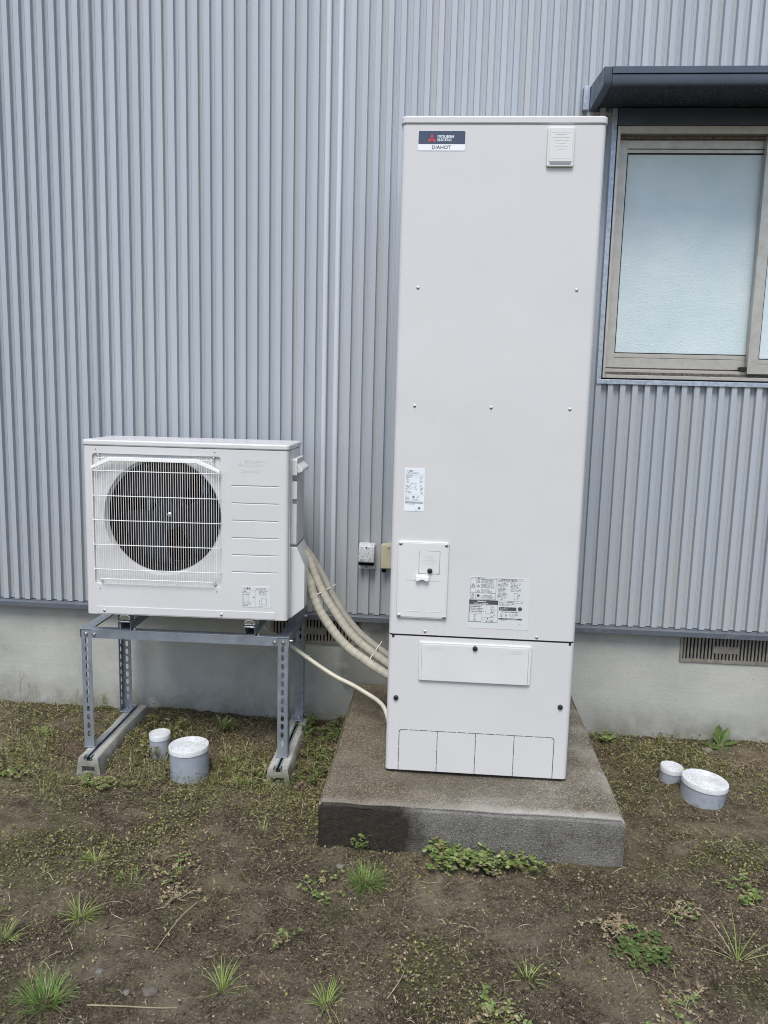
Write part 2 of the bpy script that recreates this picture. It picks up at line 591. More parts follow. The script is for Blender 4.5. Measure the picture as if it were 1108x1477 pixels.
base = k.mix(dry, base, (.33, .275, .19))
M['soil'] = k.done(base, None, k.bump(n_fin, .014, 1.0, k.bump(k.noise(45, 5, .7), .014, .7, k.bump(n_mid, .02, .5))))


def island(name, stops, rough=.8, trans=0.0, spec=.25):
    k = NT(name, rough, 0, spec)
    c = k.ramp(k.geo.outputs['Random Per Island'], stops)
    c = k.mix(k.ramp(k.noise(30, 3), [(.3, .3), (.7, 0.0)]), c, tuple(.5 * v for v in stops[0][1]))
    if trans:
        tr = k.n('ShaderNodeBsdfTranslucent')
        k.l(c, tr.inputs[0])
        mx = k.n('ShaderNodeMixShader')
        mx.inputs[0].default_value = trans
        k.l(k.b.outputs[0], mx.inputs[1])
        k.l(tr.outputs[0], mx.inputs[2])
        k.l(mx.outputs[0], k.t.nodes['Material Output'].inputs[0])
    return k.done(c)


M['crumb'] = island('soil_crumb', [(.0, (.04, .028, .018)), (.45, (.13, .094, .063)), (.8, (.23, .172, .114)), (1.0, (.44, .35, .23))])
M['clod'] = island('soil_clod', [(.0, (.06, .045, .032)), (.6, (.12, .092, .065)), (1.0, (.2, .16, .115))])
M['pebble'] = island('pebble', [(.0, (.07, .060, .05)), (.7, (.19, .17, .14)), (1.0, (.42, .39, .33))])
M['straw'] = island('dry_straw', [(.0, (.15, .11, .065)), (.5, (.32, .26, .16)), (1.0, (.52, .46, .31))])
M['moss'] = island('moss_leaf', [(.0, (.055, .07, .018)), (.4, (.145, .165, .045)), (.75, (.26, .25, .085)), (1.0, (.42, .36, .18))], trans=.15)
M['grass'] = island('grass_blade', [(.0, (.16, .23, .05)), (.5, (.30, .41, .10)), (.78, (.42, .47, .17)), (.84, (.46, .40, .22)), (1.0, (.50, .43, .26))], .5, trans=.25)
M['grass2'] = island('grass_fine_blade', [(.0, (.10, .18, .04)), (.6, (.20, .32, .075)), (.87, (.33, .41, .14)), (.92, (.42, .37, .2)), (1.0, (.46, .40, .24))], .5, trans=.25)
M['leaf'] = island('weed_leaf', [(.0, (.11, .165, .045)), (.6, (.22, .29, .09)), (1.0, (.38, .40, .18))], .5, trans=.2)
M['leaf_dark'] = island('dark_leaf', [(.0, (.06, .095, .028)), (.6, (.11, .165, .048)), (1.0, (.20, .24, .09))], .5, trans=.2)
M['dryleaf'] = island('dry_leaf', [(.0, (.14, .10, .055)), (.5, (.29, .23, .135)), (1.0, (.46, .39, .25))], .8, trans=.15)


# ------------------------------------------------------------------ ground
def vnoise(x, y, s, seed):
    xs, ys = x * s + seed * 17.13, y * s - seed * 9.71
    xi, yi = np.floor(xs).astype(np.int64), np.floor(ys).astype(np.int64)
    fx, fy = xs - xi, ys - yi
    fx, fy = fx * fx * (3 - 2 * fx), fy * fy * (3 - 2 * fy)

    def h(a, b):
        q = np.sin(a * 127.1 + b * 311.7 + seed * 74.7) * 43758.5453
        return q - np.floor(q)
    return ((h(xi, yi) * (1 - fx) + h(xi + 1, yi) * fx) * (1 - fy) +
            (h(xi, yi + 1) * (1 - fx) + h(xi + 1, yi + 1) * fx) * fy) - .5


def sstep(a, b, v):
    t = np.clip((v - a) / (b - a), 0, 1)
    return t * t * (3 - 2 * t)


def ground_z(x, y):
    x, y = np.asarray(x, float), np.asarray(y, float)
    t, s = sstep(0, .5, -y), sstep(.6, 1.15, -y)
    z = -.02 * t * (1 - s) + .03 * s
    near = 1 - sstep(2.5, 6, np.hypot(x, y + 1))
    z = z + near * (.020 * vnoise(x, y, 3.1, 1) + .014 * vnoise(x, y, 9, 2) + .010 * vnoise(x, y, 27, 3) + .006 * vnoise(x, y, 70, 4))
    z = z + .022 * np.exp(-((x - 1.18) / .30) ** 2 - ((y + .55) / .24) ** 2)
    dsl = np.maximum(np.maximum(-.199 - x, x - .783), -1.1177 - y)
    z = z + .012 * np.exp(-np.clip(dsl, 0, 9) / .05) * (.6 + 1.6 * vnoise(x, y, 8, 7))
    for (fx_, fy_, fa) in ((.15, -1.42, .3), (-.45, -1.55, -.2), (.62, -1.66, .5), (.98, -.98, .1), (-.95, -1.05, .2)):
        u_ = (x - fx_) * np.cos(fa) + (y - fy_) * np.sin(fa)
        w_ = -(x - fx_) * np.sin(fa) + (y - fy_) * np.cos(fa)
        z = z - .011 * np.exp(-(u_ / .05) ** 4 - (w_ / .13) ** 4)
    for ax_ in (-1.210, -.441):
        z = z - .026 * np.exp(-((x - ax_) / .13) ** 2 - ((y + .56) / .16) ** 2)
    return z


def gz(x, y):
    return float(ground_z(x, y))


fx = np.arange(-2.3, 1.95, .0125)
fy = np.arange(-2.25, .05, .0125)
gx = np.concatenate([[-90, -40, -18, -9, -5, -3.6, -2.8], fx, [2.2, 2.7, 3.6, 5, 9, 18, 40, 90]])
gy = np.concatenate([[-90, -40, -18, -9, -5, -3.6, -2.8], fy, [.3, 1, 3, 8, 20, 45, 90]])
GX, GY = np.meshgrid(gx, gy)
GZ = ground_z(GX, GY)
nx, ny = len(gx), len(gy)
me = bpy.data.meshes.new('ground')
idx = np.arange(nx * ny).reshape(ny, nx)
q = np.stack([idx[:-1, :-1], idx[:-1, 1:], idx[1:, 1:], idx[1:, :-1]], -1).reshape(-1, 4)
me.vertices.add(nx * ny)
me.vertices.foreach_set('co', np.stack([GX, GY, GZ], -1).reshape(-1))
me.loops.add(len(q) * 4)
me.loops.foreach_set('vertex_index', q.reshape(-1).astype(np.int32))
me.polygons.add(len(q))
me.polygons.foreach_set('loop_start', (np.arange(len(q)) * 4).astype(np.int32))
me.polygons.foreach_set('use_smooth', [True] * len(q))
me.update()
me.validate()
me.materials.append(M['soil'])
ground = bpy.data.objects.new('ground', me)
C.objects.link(ground)
ground['kind'] = 'structure'

# ------------------------------------------------------------------ building
bld = empty('building', (0, 0, 0))
tag(bld, 'grey corrugated metal-clad building wall with cement base, frosted window and dark awning', 'building')
WX0, WX1, WTOP = -4.475, 4.75, 4.6
WIN = (.825, 2.105, 1.603, 2.612)      # window frame outer x0 x1 z0 z1
RY, GY0 = -.0315, -.0110                # rib top and recess planes
PITCHR = .05125
# foundation and inner wall
fb = MB()
v1, v2 = (-.60, -.185), (1.249, 1.664)
VZ0, VZ1 = .362, .487
fb.box(WX0, v1[0], 0, .16, -.4, .52).box(v1[0], v1[1], 0, .16, -.4, VZ0).box(v1[1], v2[0], 0, .16, -.4, .52)
fb.box(v2[0], v2[1], 0, .16, -.4, VZ0).box(v2[1], WX1, 0, .16, -.4, .52)
fb.box(v1[0], v1[1], 0, .16, VZ1, .52).box(v2[0], v2[1], 0, .16, VZ1, .52)
fb.build('foundation', M['foundation'], bld)
wb = MB()
wb.box(WX0, WIN[0], .002, .14, .522, WTOP).box(WIN[1], WX1, .002, .14, .522, WTOP)
wb.box(WIN[0], WIN[1], .002, .14, .522, WIN[2]).box(WIN[0], WIN[1], .002, .14, WIN[3], WTOP)
wb.build('inner_wall', M['inside'], bld)
MB().box(WX0 - .02, WX1 + .02, -.06, 4.0, WTOP + .002, WTOP + .1).build('roof_edge', M['trim'], bld)
MB().box(WX0, WX0 + .12, .162, 3.9, -.3, WTOP).build('end_wall', M['siding'], bld)
MB().box(WX1 - .12, WX1, .162, 3.9, -.3, WTOP).build('end_wall', M['siding'], bld)
MB().box(WX0, WX1, 3.78, 3.9, -.3, WTOP - .002).build('back_wall', M['siding'], bld)


def siding(x0, nribs, z0, z1, name='siding_panel', wob=0):
    prof = []
    for i in range(nribs):
        a = x0 + i * PITCHR
        j = random.uniform(-.0006, .0006)
        prof += [(a + .001, RY + j), (a + .0230, RY + j), (a + .0242, GY0), (a + .0372, GY0 - .0003), (a + .0375, GY0 + .0012),
                 (a + .0381, GY0 + .0012), (a + .0384, GY0 - .0003), (a + .0500, GY0)]
    prof.append((x0 + nribs * PITCHR + .0008, RY))
    mb = MB()
    zz = [z0, z1]
    n = len(prof)
    v = [(px, py, zq) for zq in zz for (px, py) in prof]
    f = [(i, i + 1, n + i + 1, n + i) for i in range(n - 1)]
    me_ = bpy.data.meshes.new(name)
    me_.from_pydata(v, [], f)
    me_.materials.append(M['siding'])
    o = bpy.data.objects.new(name, me_)
    C.objects.link(o)
    o.parent = bld
    return o


SEAM0 = -1.403
ZB = .5205
FL = .024      # flashing band round the window
for kpan in range(-3, 6):
    xs_ = SEAM0 + kpan * 20 * PITCHR
    xe_ = xs_ + 20 * PITCHR
    wl, wr = WIN[0] - FL, WIN[1] + FL
    if xe_ < wl or xs_ > wr:
        siding(xs_, 20, ZB, WTOP)
    else:
        # panel cut round the window: left, right, above and below pieces of whole ribs
        i0 = max(0, math.ceil((wl - xs_) / PITCHR - .999))
        i1 = min(20, math.floor((wr - xs_) / PITCHR + .999))
        if i0 > 0:
            siding(xs_, i0, ZB, WTOP)
        if i1 < 20:
            siding(xs_ + i1 * PITCHR, 20 - i1, ZB, WTOP)
        if i1 > i0:
            siding(xs_ + i0 * PITCHR, i1 - i0, ZB, WIN[2] - FL)
            siding(xs_ + i0 * PITCHR, i1 - i0, WIN[3] + .07, WTOP)
    # lapped joint: rounded caps, the central pair in the painted-sheen colour
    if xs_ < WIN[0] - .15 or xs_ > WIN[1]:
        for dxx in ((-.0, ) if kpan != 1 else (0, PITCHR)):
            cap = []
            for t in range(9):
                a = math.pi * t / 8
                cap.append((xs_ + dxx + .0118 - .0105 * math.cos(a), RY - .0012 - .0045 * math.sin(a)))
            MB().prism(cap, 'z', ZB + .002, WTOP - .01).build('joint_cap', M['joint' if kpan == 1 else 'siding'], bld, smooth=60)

# base flashing
tp = [(-.050, .4885), (-.050, .512), (-.042, .5180), (-.001, .5180), (-.001, .4885)]
for (a, b) in ((WX0, -1.9), (-1.898, .61), (.612, 3.1), (3.102, WX1)):
    MB().prism(tp, 'x', a, b).build('base_flashing', M['trim'], bld, bevel=.0015)


def vent(x0, x1):
    root = MB()
    z0, z1 = VZ0, VZ1 - .001
    fr = .012
    root.box(x0, x1, -.006, .012, z0, z0 + .014).box(x0, x1, -.006, .012, z1 - .006, z1)
    root.box(x0, x0 + fr, -.006, .012, z0 + .014, z1 - .006).box(x1 - fr, x1, -.006, .012, z0 + .014, z1 - .006)
    o = root.build('foundation_vent', M['vent'], bld, bevel=.001)
    MB().box(x0 + .001, x1 - .001, .08, .09, z0 + .001, z1 - .001).build('vent_back', M['gap'], o)
    nb = 25
    bar = MB().box(-.0042, .0042, -.003, .008, z0 + .0145, z1 - .0065).mesh('bar', M['vent'])
    for i in range(nb):
        xx = x0 + fr + .009 + (x1 - x0 - 2 * fr - .018) * i / (nb - 1)
        piece(bar, 'bar', o, (xx, 0, 0))
    cx = x0 + (x1 - x0) * .47
    MB().box(cx - .055, cx + .055, -.0045, .006, z0 + .045, z0 + .078).build('centre_plate', M['vent'], o, bevel=.001)
    return o


vent(*v1)
vent(*v2)

# window: frame, two sashes, panes, flashing
x0, x1, z0, z1 = WIN
win = MB()
win.box(x0, x0 + .012, -.038, .07, z0, z1).box(x1 - .012, x1, -.038, .07, z0, z1)          # outer jambs
win.box(x0 + .012, x1 - .012, -.038, .07, z1 - .030, z1)                                   # head
win.box(x0 + .012, x1 - .012, -.038, -.030, z0, z0 + .014)                                 # outer sill lip
win.box(x0 + .012, x1 - .012, -.008, .002, z0, z0 + .040)                                  # middle track
win.box(x0 + .012, x1 - .012, -.006, .07, z0, z0 + .030)
win.box(x0 + .012, x1 - .012, .034, .07, z0 + .030, z0 + .047)
wo_ = win.build('window', M['alu'], bld, bevel=.0012)
MB().box(x0 + .013, x1 - .013, -.0110, -.0082, z0 + .001, z0 + .0275).build('sill_track', M['track'], wo_)
MB().box(x0 + .013, x1 - .013, -.0290, -.0112, z0 + .001, z0 + .004).build('sill_track', M['track'], wo_)
MB().box(x0 + .013, x1 - .013, -.010, .005, z1 - .042, z1 - .0305).build('head_track', M['track'], wo_)


def sash(xa, xb, yf, stile_l, stile_r, za, zb):
    s = MB()
    s.box(xa, xa + stile_l, yf, yf + .028, za, zb).box(xb - stile_r, xb, yf, yf + .028, za, zb)
    s.box(xa + stile_l, xb - stile_r, yf + .0025, yf + .028, za, za + .041)
    s.box(xa + stile_l, xb - stile_r, yf + .0055, yf + .026, za + .043, za + .060)
    s.box(xa + stile_l, xb - stile_r, yf + .0025, yf + .028, zb - .044, zb)
    s.box(xa + stile_l, xb - stile_r, yf + .0055, yf + .026, zb - .060, zb - .046)
    o = s.build('sash', M['alu'], wo_, bevel=.001)
    gxa, gxb, gza, gzb = xa + stile_l, xb - stile_r, za + .060, zb - .060
    g = MB()
    t = .0045
    g.box(gxa, gxa + t, yf + .007, yf + .02, gza, gzb).box(gxb - t, gxb, yf + .007, yf + .02, gza, gzb)
    g.box(gxa + t, gxb - t, yf + .007, yf + .02, gza, gza + t).box(gxa + t, gxb - t, yf + .007, yf + .02, gzb - t, gzb)
    g.build('gasket', M['gap'], wo_)
    MB().box(gxa + .002, gxb - .002, yf + .012, yf + .016, gza + .002, gzb - .002).build('pane', M['glass'], wo_)
    return o


midx = 1.425
sash(x0 + .016, midx + .035, .004, .036, .026, z0 + .046, z1 - .031)
sash(midx - .004, x1 - .014, -.028, .042, .036, z0 + .030, z1 - .031)
MB().box(midx - .03, midx - .006, -.02, .002, z0 + .042, z0 + .058).build('sash_stop', M['gap'], wo_)
MB().box(x0, x1, .1, .12, z0, z1).build('curtain', paint('curtain', (.5, .52, .5), .9), wo_)
# flashing strips round the opening
fl = MB()
fl.box(x0 - .024, x0 - .004, -.0365, -.002, z0 - .024, z1 + .068)
fl.box(x1 + .004, x1 + .024, -.0365, -.002, z0 - .024, z1 + .068)
fl.prism([(-.002, z0 - .004), (-.0375, z0 - .006), (-.0375, z0 - .026), (-.002, z0 - .026)], 'x', x0 - .023, x1 + .023)
fl.build('window_flashing', M['flash'], wo_, bevel=.002)
fj = MB()
fj.box(x0 - .0035, x0 - .0005, -.022, -.002, z0 - .003, z1 + .06).box(x0, x1, -.022, -.002, z0 - .0035, z0 - .0005)
fj.build('sealant', M['gap'], wo_)

# awning over the window
aw = MB()
AX0, AX1 = .705, 2.235
# sloping hood: side profile in (y,z)
side = [(-.024, 2.668), (-.330, 2.659), (-.336, 2.672), (-.336, 2.722), (-.024, 2.765)]
aw.prism([(-.024, 2.682), (-.316, 2.674), (-.316, 2.716), (-.024, 2.757)], 'x', AX0 + .03, AX1 - .03)
awo = aw.build('awning', M['soffit'], bld)
MB().prism(side, 'x', AX0, AX0 + .029).build('side_fascia', M['awning'], awo, bevel=.002)
MB().prism(side, 'x', AX1 - .029, AX1).build('side_fascia', M['awning'], awo, bevel=.002)
ff = MB()
ff.prism([(-.317, 2.661), (-.334, 2.659), (-.338, 2.668), (-.338, 2.694), (-.317, 2.694)], 'x', AX0 + .0295, AX1 - .0295)
ff.prism([(-.317, 2.696), (-.342, 2.696), (-.342, 2.720), (-.317, 2.724)], 'x', AX0 + .0295, AX1 - .0295)
ff.build('front_fascia', M['awning'], awo, bevel=.001)
MB().prism([(-.024, 2.758), (-.317, 2.7165), (-.317, 2.7245), (-.024, 2.7665)], 'x', AX0 + .0295, AX1 - .0295).build('top_sheet', M['awning'], awo)
MB().box(x0 - .002, x1 + .002, -.045, -.002, z1 + .001, z1 + .066).build('head_band', M['awning'], awo, bevel=.002)
MB().box(AX0 - .026, AX0 - .001, -.040, -.002, 2.672, 2.764).build('wall_bracket', M['flash'], awo, bevel=.002)
MB().box(AX0 + .01, x0 - .026, -.030, -.002, 2.655, 2.667).build('corner_trim', M['alu'], awo, bevel=.001)

# ------------------------------------------------------------------ concrete slab
slab = MB()
SX0, SX1, SY0, SY1, SZ = -.199, .783, -1.1177, -.004, .1905
slab.box(SX0, SX1, SY0, SY1, -.15, SZ)
so = slab.build('concrete_slab', M['slab'], None)
bm = bmesh.new()
bm.from_mesh(so.data)
bmesh.ops.bevel(bm, geom=[e for e in bm.edges], offset=.010, segments=3, affect='EDGES')
bmesh.ops.triangulate(bm, faces=bm.faces)
bmesh.ops.subdivide_edges(bm, edges=[e for e in bm.edges if e.calc_length() > .05], cuts=12, use_grid_fill=True)
from mathutils import noise as mnoise
for v in bm.verts:
    d = mnoise.noise(v.co * 9) * .004 + mnoise.noise(v.co * 35) * .0030 - max(0, mnoise.noise(v.co * 22) - .25) * .012
    if v.co.z > .15:
        v.co.z += d * .8
    v.co.x += d * .6
    v.co.y += mnoise.noise(v.co * 14 + Vector((5, 1, 2))) * .003
bm.to_mesh(so.data)
bm.free()
so.data.polygons.foreach_set('use_smooth', [True] * len(so.data.polygons))
so.data.set_sharp_from_angle(angle=R(50))
tag(so, 'stained concrete slab under the tall tank, dark damp patch on its front', 'slab')

# ------------------------------------------------------------------ hot water tank
TY, TZ = -.8777, .2010
tank = empty('hot_water_tank', (0, TY, TZ))
tag(tank, 'tall ivory hot water tank cabinet standing on the concrete slab', 'water tank')
TW, TD = .63, .755
JZ = .4925           # joint between the lower and upper front
LIDZ = 2.143


def cabinet(z0, z1, name, inset=0.0):
    return MB().prism(rrect(inset, TW - inset, inset, TD - inset, .016, 6), 'z', z0, z1).build(name, M['ivory'], tank, smooth=30)


lower = cabinet(0.003, JZ - .0034, 'lower_casing')
upper = cabinet(JZ + .0034, LIDZ, 'upper_casing')
MB().prism(rrect(.003, TW - .003, .003, TD - .003, .014, 6), 'z', JZ - .006, JZ + .006).build('joint_gasket', M['gap'], tank)
for xx in (.012, TW - .020):
    MB().box(xx, xx + .008, -.0008, .004, JZ - .010, JZ + .001).build('joint_tab', M['gap'], tank)
lid = MB()
o4 = .004
lid.prism(rrect(-o4, TW + o4, -o4, TD + o4, .02, 6), 'z', LIDZ + .001, LIDZ + .0255)
lid.build('lid', M['ivory'], tank, bevel=.006, seg=3, smooth=30)
MB().prism(rrect(.001, TW - .001, .001, TD - .001, .016, 6), 'z', LIDZ - .002, LIDZ + .0009).build('lid_gasket', M['gap'], tank)
for (a, b) in ((.06, .08), (.57, .08), (.06, .67), (.57, .67)):
    MB().cyl((a, b, -.0120), .028, .0155, 'z', 16).build('foot', M['inside'], tank)
# badge
bd = MB().prism(rrect(.051, .1975, 2.0655, 2.124, .004), 'y', -.0012, .001).build('badge', M['badge_white'], tank, smooth=30)
MB().prism(rrect(.0515, .197, 2.085, 2.1238, .004, corners=(0, 0, 1, 1)), 'y', -.0016, -.0011).build('badge_field', M['navy'], bd, smooth=30)
em = MB()


def diamonds(mb, cx, cz, s, y0, y1):
    """three rhombi meeting in one point"""
    for a in (90, 210, 330):
        d = Vector((math.cos(R(a)), math.sin(R(a))))
        n_ = Vector((-d.y, d.x))
        p = [Vector((cx, cz)), Vector((cx, cz)) + d * s * .5 + n_ * s * .289, Vector((cx, cz)) + d * s, Vector((cx, cz)) + d * s * .5 - n_ * s * .289]
        mb.prism([tuple(w) for w in p], 'y', y0, y1)


diamonds(em, .0935, 2.0995, .0155, -.0020, -.0012)
em.build('emblem', M['red'], bd, smooth=0)


def lettering(body, size, xz, matn, parent, y=-.0018, name='lettering', **kw):
    me_ = text_mesh(body, size, M[matn], name, **kw)
    o = bpy.data.objects.new(name, me_)
    C.objects.link(o)
    o.parent = parent
    o.location = (xz[0], y, xz[1])
    return o


lettering('MITSUBISHI', .0108, (.1105, 2.1035), 'badge_white', bd, offset=.0002, xscale=1.0, spacing=.95)
lettering('ELECTRIC', .0108, (.1105, 2.0935), 'badge_white', bd, offset=.0002, xscale=1.0, spacing=.95)
lettering('DIAHOT', .0150, (.0935, 2.0703), 'navy', bd, offset=.0001, xscale=1.05, spacing=1.0)
# drain valve cover at the top right
cv = MB().prism(rrect(.4505, .5335, 2.017, 2.1345, .006), 'y', -.010, .001).build('valve_cover', M['ivory2'], tank, bevel=.003, smooth=30)
MB().prism(rrect(.4575, .5275, 2.031, 2.130, .003), 'y', -.0125, -.0098).build('cover_flap', M['ivory2'], cv, bevel=.001, smooth=30)
MB().box(.4605, .5245, -.0105, -.0098, 2.0225, 2.0280).build('finger_slot', M['ink_grey'], cv)
ln = MB()
for i in range(6):
    w_ = random.uniform(.02, .05)
    ln.box(.4925 - w_ / 2, .4925 + w_ / 2, -.0130, -.0124, 2.068 + i * .0085, 2.071 + i * .0085)
ln.box(.4625, .5225, -.0130, -.0124, 2.1155, 2.1165).box(.4625, .5225, -.0130, -.0124, 2.0395, 2.0405)
ln.build('moulded_lines', M['ivory2'], cv, smooth=0)
# screws on the front
screw = MB().lathe((0, 0, 0), [(0, .0052), (.0016, .0050), (.0028, .0034), (.0031, .001)], 'y', 14).mesh('screw', M['screw'])
for (a, b) in ((.064, 1.648), (.567, 1.648), (.065, 1.271), (.3145, 1.2715), (.568, 1.273), (.124, .508), (.502, .505)):
    piece(screw, 'screw', tank, (a, 0, b))
knob = MB().lathe((0, 0, 0), [(0, .0085), (.003, .0088), (.0065, .0078), (.0085, .0045), (.0088, .001)], 'y', 18).mesh('knob', M['black'])
for (a, b) in ((.031, .267), (.594, .264)):
    piece(knob, 'knob', tank, (a, 0, b))
# service box
bx = MB().prism(rrect(.0245, .1955, .5545, .8205, .009), 'y', -.008, .001).build('service_cover', M['ivory2'], tank, bevel=.003, smooth=30)
MB().prism(rrect(.0300, .1900, .560, .815, .006), 'y', -.0095, -.0078).build('cover_face', M['ivory2'], bx, bevel=.0012, smooth=30)
MB().box(.0955, .1665, -.0099, -.0094, .711, .790).build('hatch_gap', M['ink_grey'], bx)
MB().prism(rrect(.0968, .1652, .7125, .7885, .007, corners=(1, 1, 0, 0)), 'y', -.0108, -.0094).build('hatch', M['ivory2'], bx, bevel=.0008, smooth=30)
hl = MB()
for i in range(5):
    w_ = random.uniform(.028, .05)
    hl.box(.131 - w_ / 2, .131 + w_ / 2, -.0112, -.0107, .745 + i * .0065, .7472 + i * .0065)
hl.build('moulded_lines', M['unit_plastic'], bx, smooth=0)
piece(knob, 'knob', bx, (.1335, -.0108, .7225))
hd = MB().prism([(.087, .688), (.096, .687), (.104, .6915), (.113, .6915), (.121, .687), (.131, .688), (.131, .7045), (.087, .7055)], 'y', -.024, -.0094)
hd.build('pull_handle', M['badge_white'], bx, bevel=.003, seg=3, smooth=40)
MB().box(.052, .166, -.0098, -.0094, .6868, .6876).build('crease', M['ink_grey'], bx)
MB().box(.052, .166, -.0102, -.0094, .5795, .5815).build('moulded_bar', M['ivory2'], bx, bevel=.0004)
for (a, b) in ((.0335, .8120), (.1865, .8110), (.0335, .5635), (.1865, .5630)):
    piece(screw, 'screw', bx, (a, -.0092, b), scale=(1.15, 1, 1.15))
# lower cover
lc = MB().prism(rrect(.1060, .4870, .3355, .4740, .007), 'y', -.0085, .001).build('lower_cover', M['ivory2'], tank, bevel=.003, smooth=30)
MB().prism(rrect(.1160, .4770, .3380, .4665, .003), 'y', -.0100, -.0082).build('cover_face', M['ivory2'], lc, bevel=.001, smooth=30)
MB().box(.1152, .1158, -.0088, -.0084, .338, .467).box(.4772, .4778, -.0088, -.0084, .338, .467).build('crease', M['ink'], lc)
piece(knob, 'knob', lc, (.296, -.0095, .4595))
ll = MB()
for (a, b) in ((.134, .196), (.408, .462)):
    ll.box(a, b, -.0104, -.0098, .4565, .4578).box(a, b, -.0104, -.0098, .4455, .4468)
    for j in range(8):
        t = a + .008 + (b - a - .016) * j / 7
        ll.box(t - .002, t + .002, -.0104, -.0098, .4495, .4538)
ll.build('moulded_lines', M['unit_plastic'], lc, smooth=0)['kind'] = 'stuff'
# knock-out panels
KX = [.0460, .1790, .3115, .4440, .5800]
kb = MB().prism(rrect(KX[0] - .0014, KX[4] + .0014, .0034, .1526, .011, corners=(0, 0, 1, 1)), 'y', -.0004, .001).build('knockout_gap', M['ink'], tank, smooth=0)
for i in range(4):
    cr = (0, 0, 1 if i == 3 else 0, 1 if i == 0 else 0)
    pb = MB().prism(rrect(KX[i] + .0012, KX[i + 1] - .0012, .0035, .1502, .010, corners=cr), 'y', -.0009, .0008)
    for j in range(3):
        zt = .03 + j * .05 + random.uniform(-.008, .008)
        pb.box(KX[i] - .0016, KX[i] + .0013, -.0008, .0008, zt, zt + .003)
        xt = KX[i] + .03 + j * .035
        pb.box(xt, xt + .0035, -.0008, .0008, .1500, .1530)
    pb.build('knockout_panel', M['ivory'], tank, smooth=0)


# printed stickers
def fuzz(mb, x0, x1, z0, z1, rows, y, fill=.8, cw=.0022):
    """rows of tiny print: short dark dashes of uneven length"""
    h = (z1 - z0) / rows
    for r_ in range(rows):
        zc = z1 - (r_ + .5) * h
        end = x0 + (x1 - x0) * random.uniform(.55, 1.0) * (fill + .2)
        x = x0
        while x < min(end, x1) - cw:
            w = cw * random.uniform(.5, 1.0)
            if random.random() < fill:
                hh = h * random.uniform(.2, .33)
                mb.add([(x, y, zc - hh), (x + w, y, zc - hh), (x + w, y, zc + hh), (x, y, zc + hh)], [(0, 1, 2, 3)])
            x += cw * 1.15
    return mb


def rect(mb, x0, x1, z0, z1, y):
    return mb.add([(x0, y, z0), (x1, y, z0), (x1, y, z1), (x0, y, z1)], [(0, 1, 2, 3)])


def outline(mb, x0, x1, z0, z1, y, t=.0008):
    rect(mb, x0, x1, z0, z0 + t, y)
    rect(mb, x0, x1, z1 - t, z1, y)
    rect(mb, x0, x0 + t, z0 + t, z1 - t, y)
    rect(mb, x1 - t, x1, z0 + t, z1 - t, y)


def tri(mb, cx, cz, s, y, t=.0010):
    """warning triangle outline"""
    P = [(cx - s, cz - s * .8), (cx + s, cz - s * .8), (cx, cz + s * .9)]
    Q = [(cx - s + 2 * t, cz - s * .8 + t), (cx + s - 2 * t, cz - s * .8 + t), (cx, cz + s * .9 - 2 * t)]
    mb.add([(p[0], y, p[1]) for p in P] + [(p[0], y, p[1]) for p in Q], [(0, 1, 4, 3), (1, 2, 5, 4), (2, 0, 3, 5)])
    rect(mb, cx - t * .5, cx + t * .5, cz - s * .35, cz + s * .35, y)


st = MB().box(.0395, .1065, -.0009, .0005, .9215, 1.0665).build('rating_plate', M['sticker'], tank, bevel=.0003)
pr = MB()
y_ = -.00125
diamonds_small = MB()
diamonds(pr, .0485, 1.0565, .0035, y_ - .0001, y_)
rect(pr, .053, .066, 1.0545, 1.0585, y_)
fuzz(pr, .043, .096, 1.046, 1.0525, 2, y_)
rect(pr, .043, .104, 1.0435, 1.0440, y_)
fuzz(pr, .043, .078, 1.038, 1.043, 1, y_)
rect(pr, .043, .104, 1.0370, 1.0375, y_)
fuzz(pr, .043, .064, 1.016, 1.0365, 5, y_)
fuzz(pr, .090, .104, 1.016, 1.0365, 5, y_)
fuzz(pr, .060, .090, 1.0115, 1.0160, 1, y_)
fuzz(pr, .043, .068, .982, 1.011, 7, y_)
fuzz(pr, .070, .088, .994, 1.009, 3, y_, .6)
fuzz(pr, .092, .104, .980, 1.011, 7, y_)
rect(pr, .043, .104, .9765, .9770, y_)
fuzz(pr, .043, .063, .966, .974, 2, y_)
pr.lathe((.0705, y_, .9695), [(0, .0042), (.0001, .0030)], 'y', 12)
fuzz(pr, .078, .094, .966, .973, 2, y_)
fuzz(pr, .043, .063, .957, .965, 2, y_, 1.0)
fuzz(pr, .066, .104, .957, .964, 2, y_)
x = .043
while x < .102:
    w = random.choice((.0007, .0012, .0018))
    rect(pr, x, x + w, .9475, .9545, y_)
    x += w + random.choice((.0005, .0008))
fuzz(pr, .056, .090, .943, .9465, 1, y_)
pr.lathe((.0905, y_, .9325), [(0, .0048), (.0001, .0038)], 'y', 12)
fuzz(pr, .072, .102, .9235, .9270, 1, y_, .6)
pr.build('print', M['ink_grey'], st, smooth=0)

lb = MB().box(.269, .4700, -.0008, .0005, .5285, .7060).build('instruction_label', M['sticker_grey'], tank, bevel=.0002)
pr = MB()
y_ = -.00115
ox, oz = .269, .706
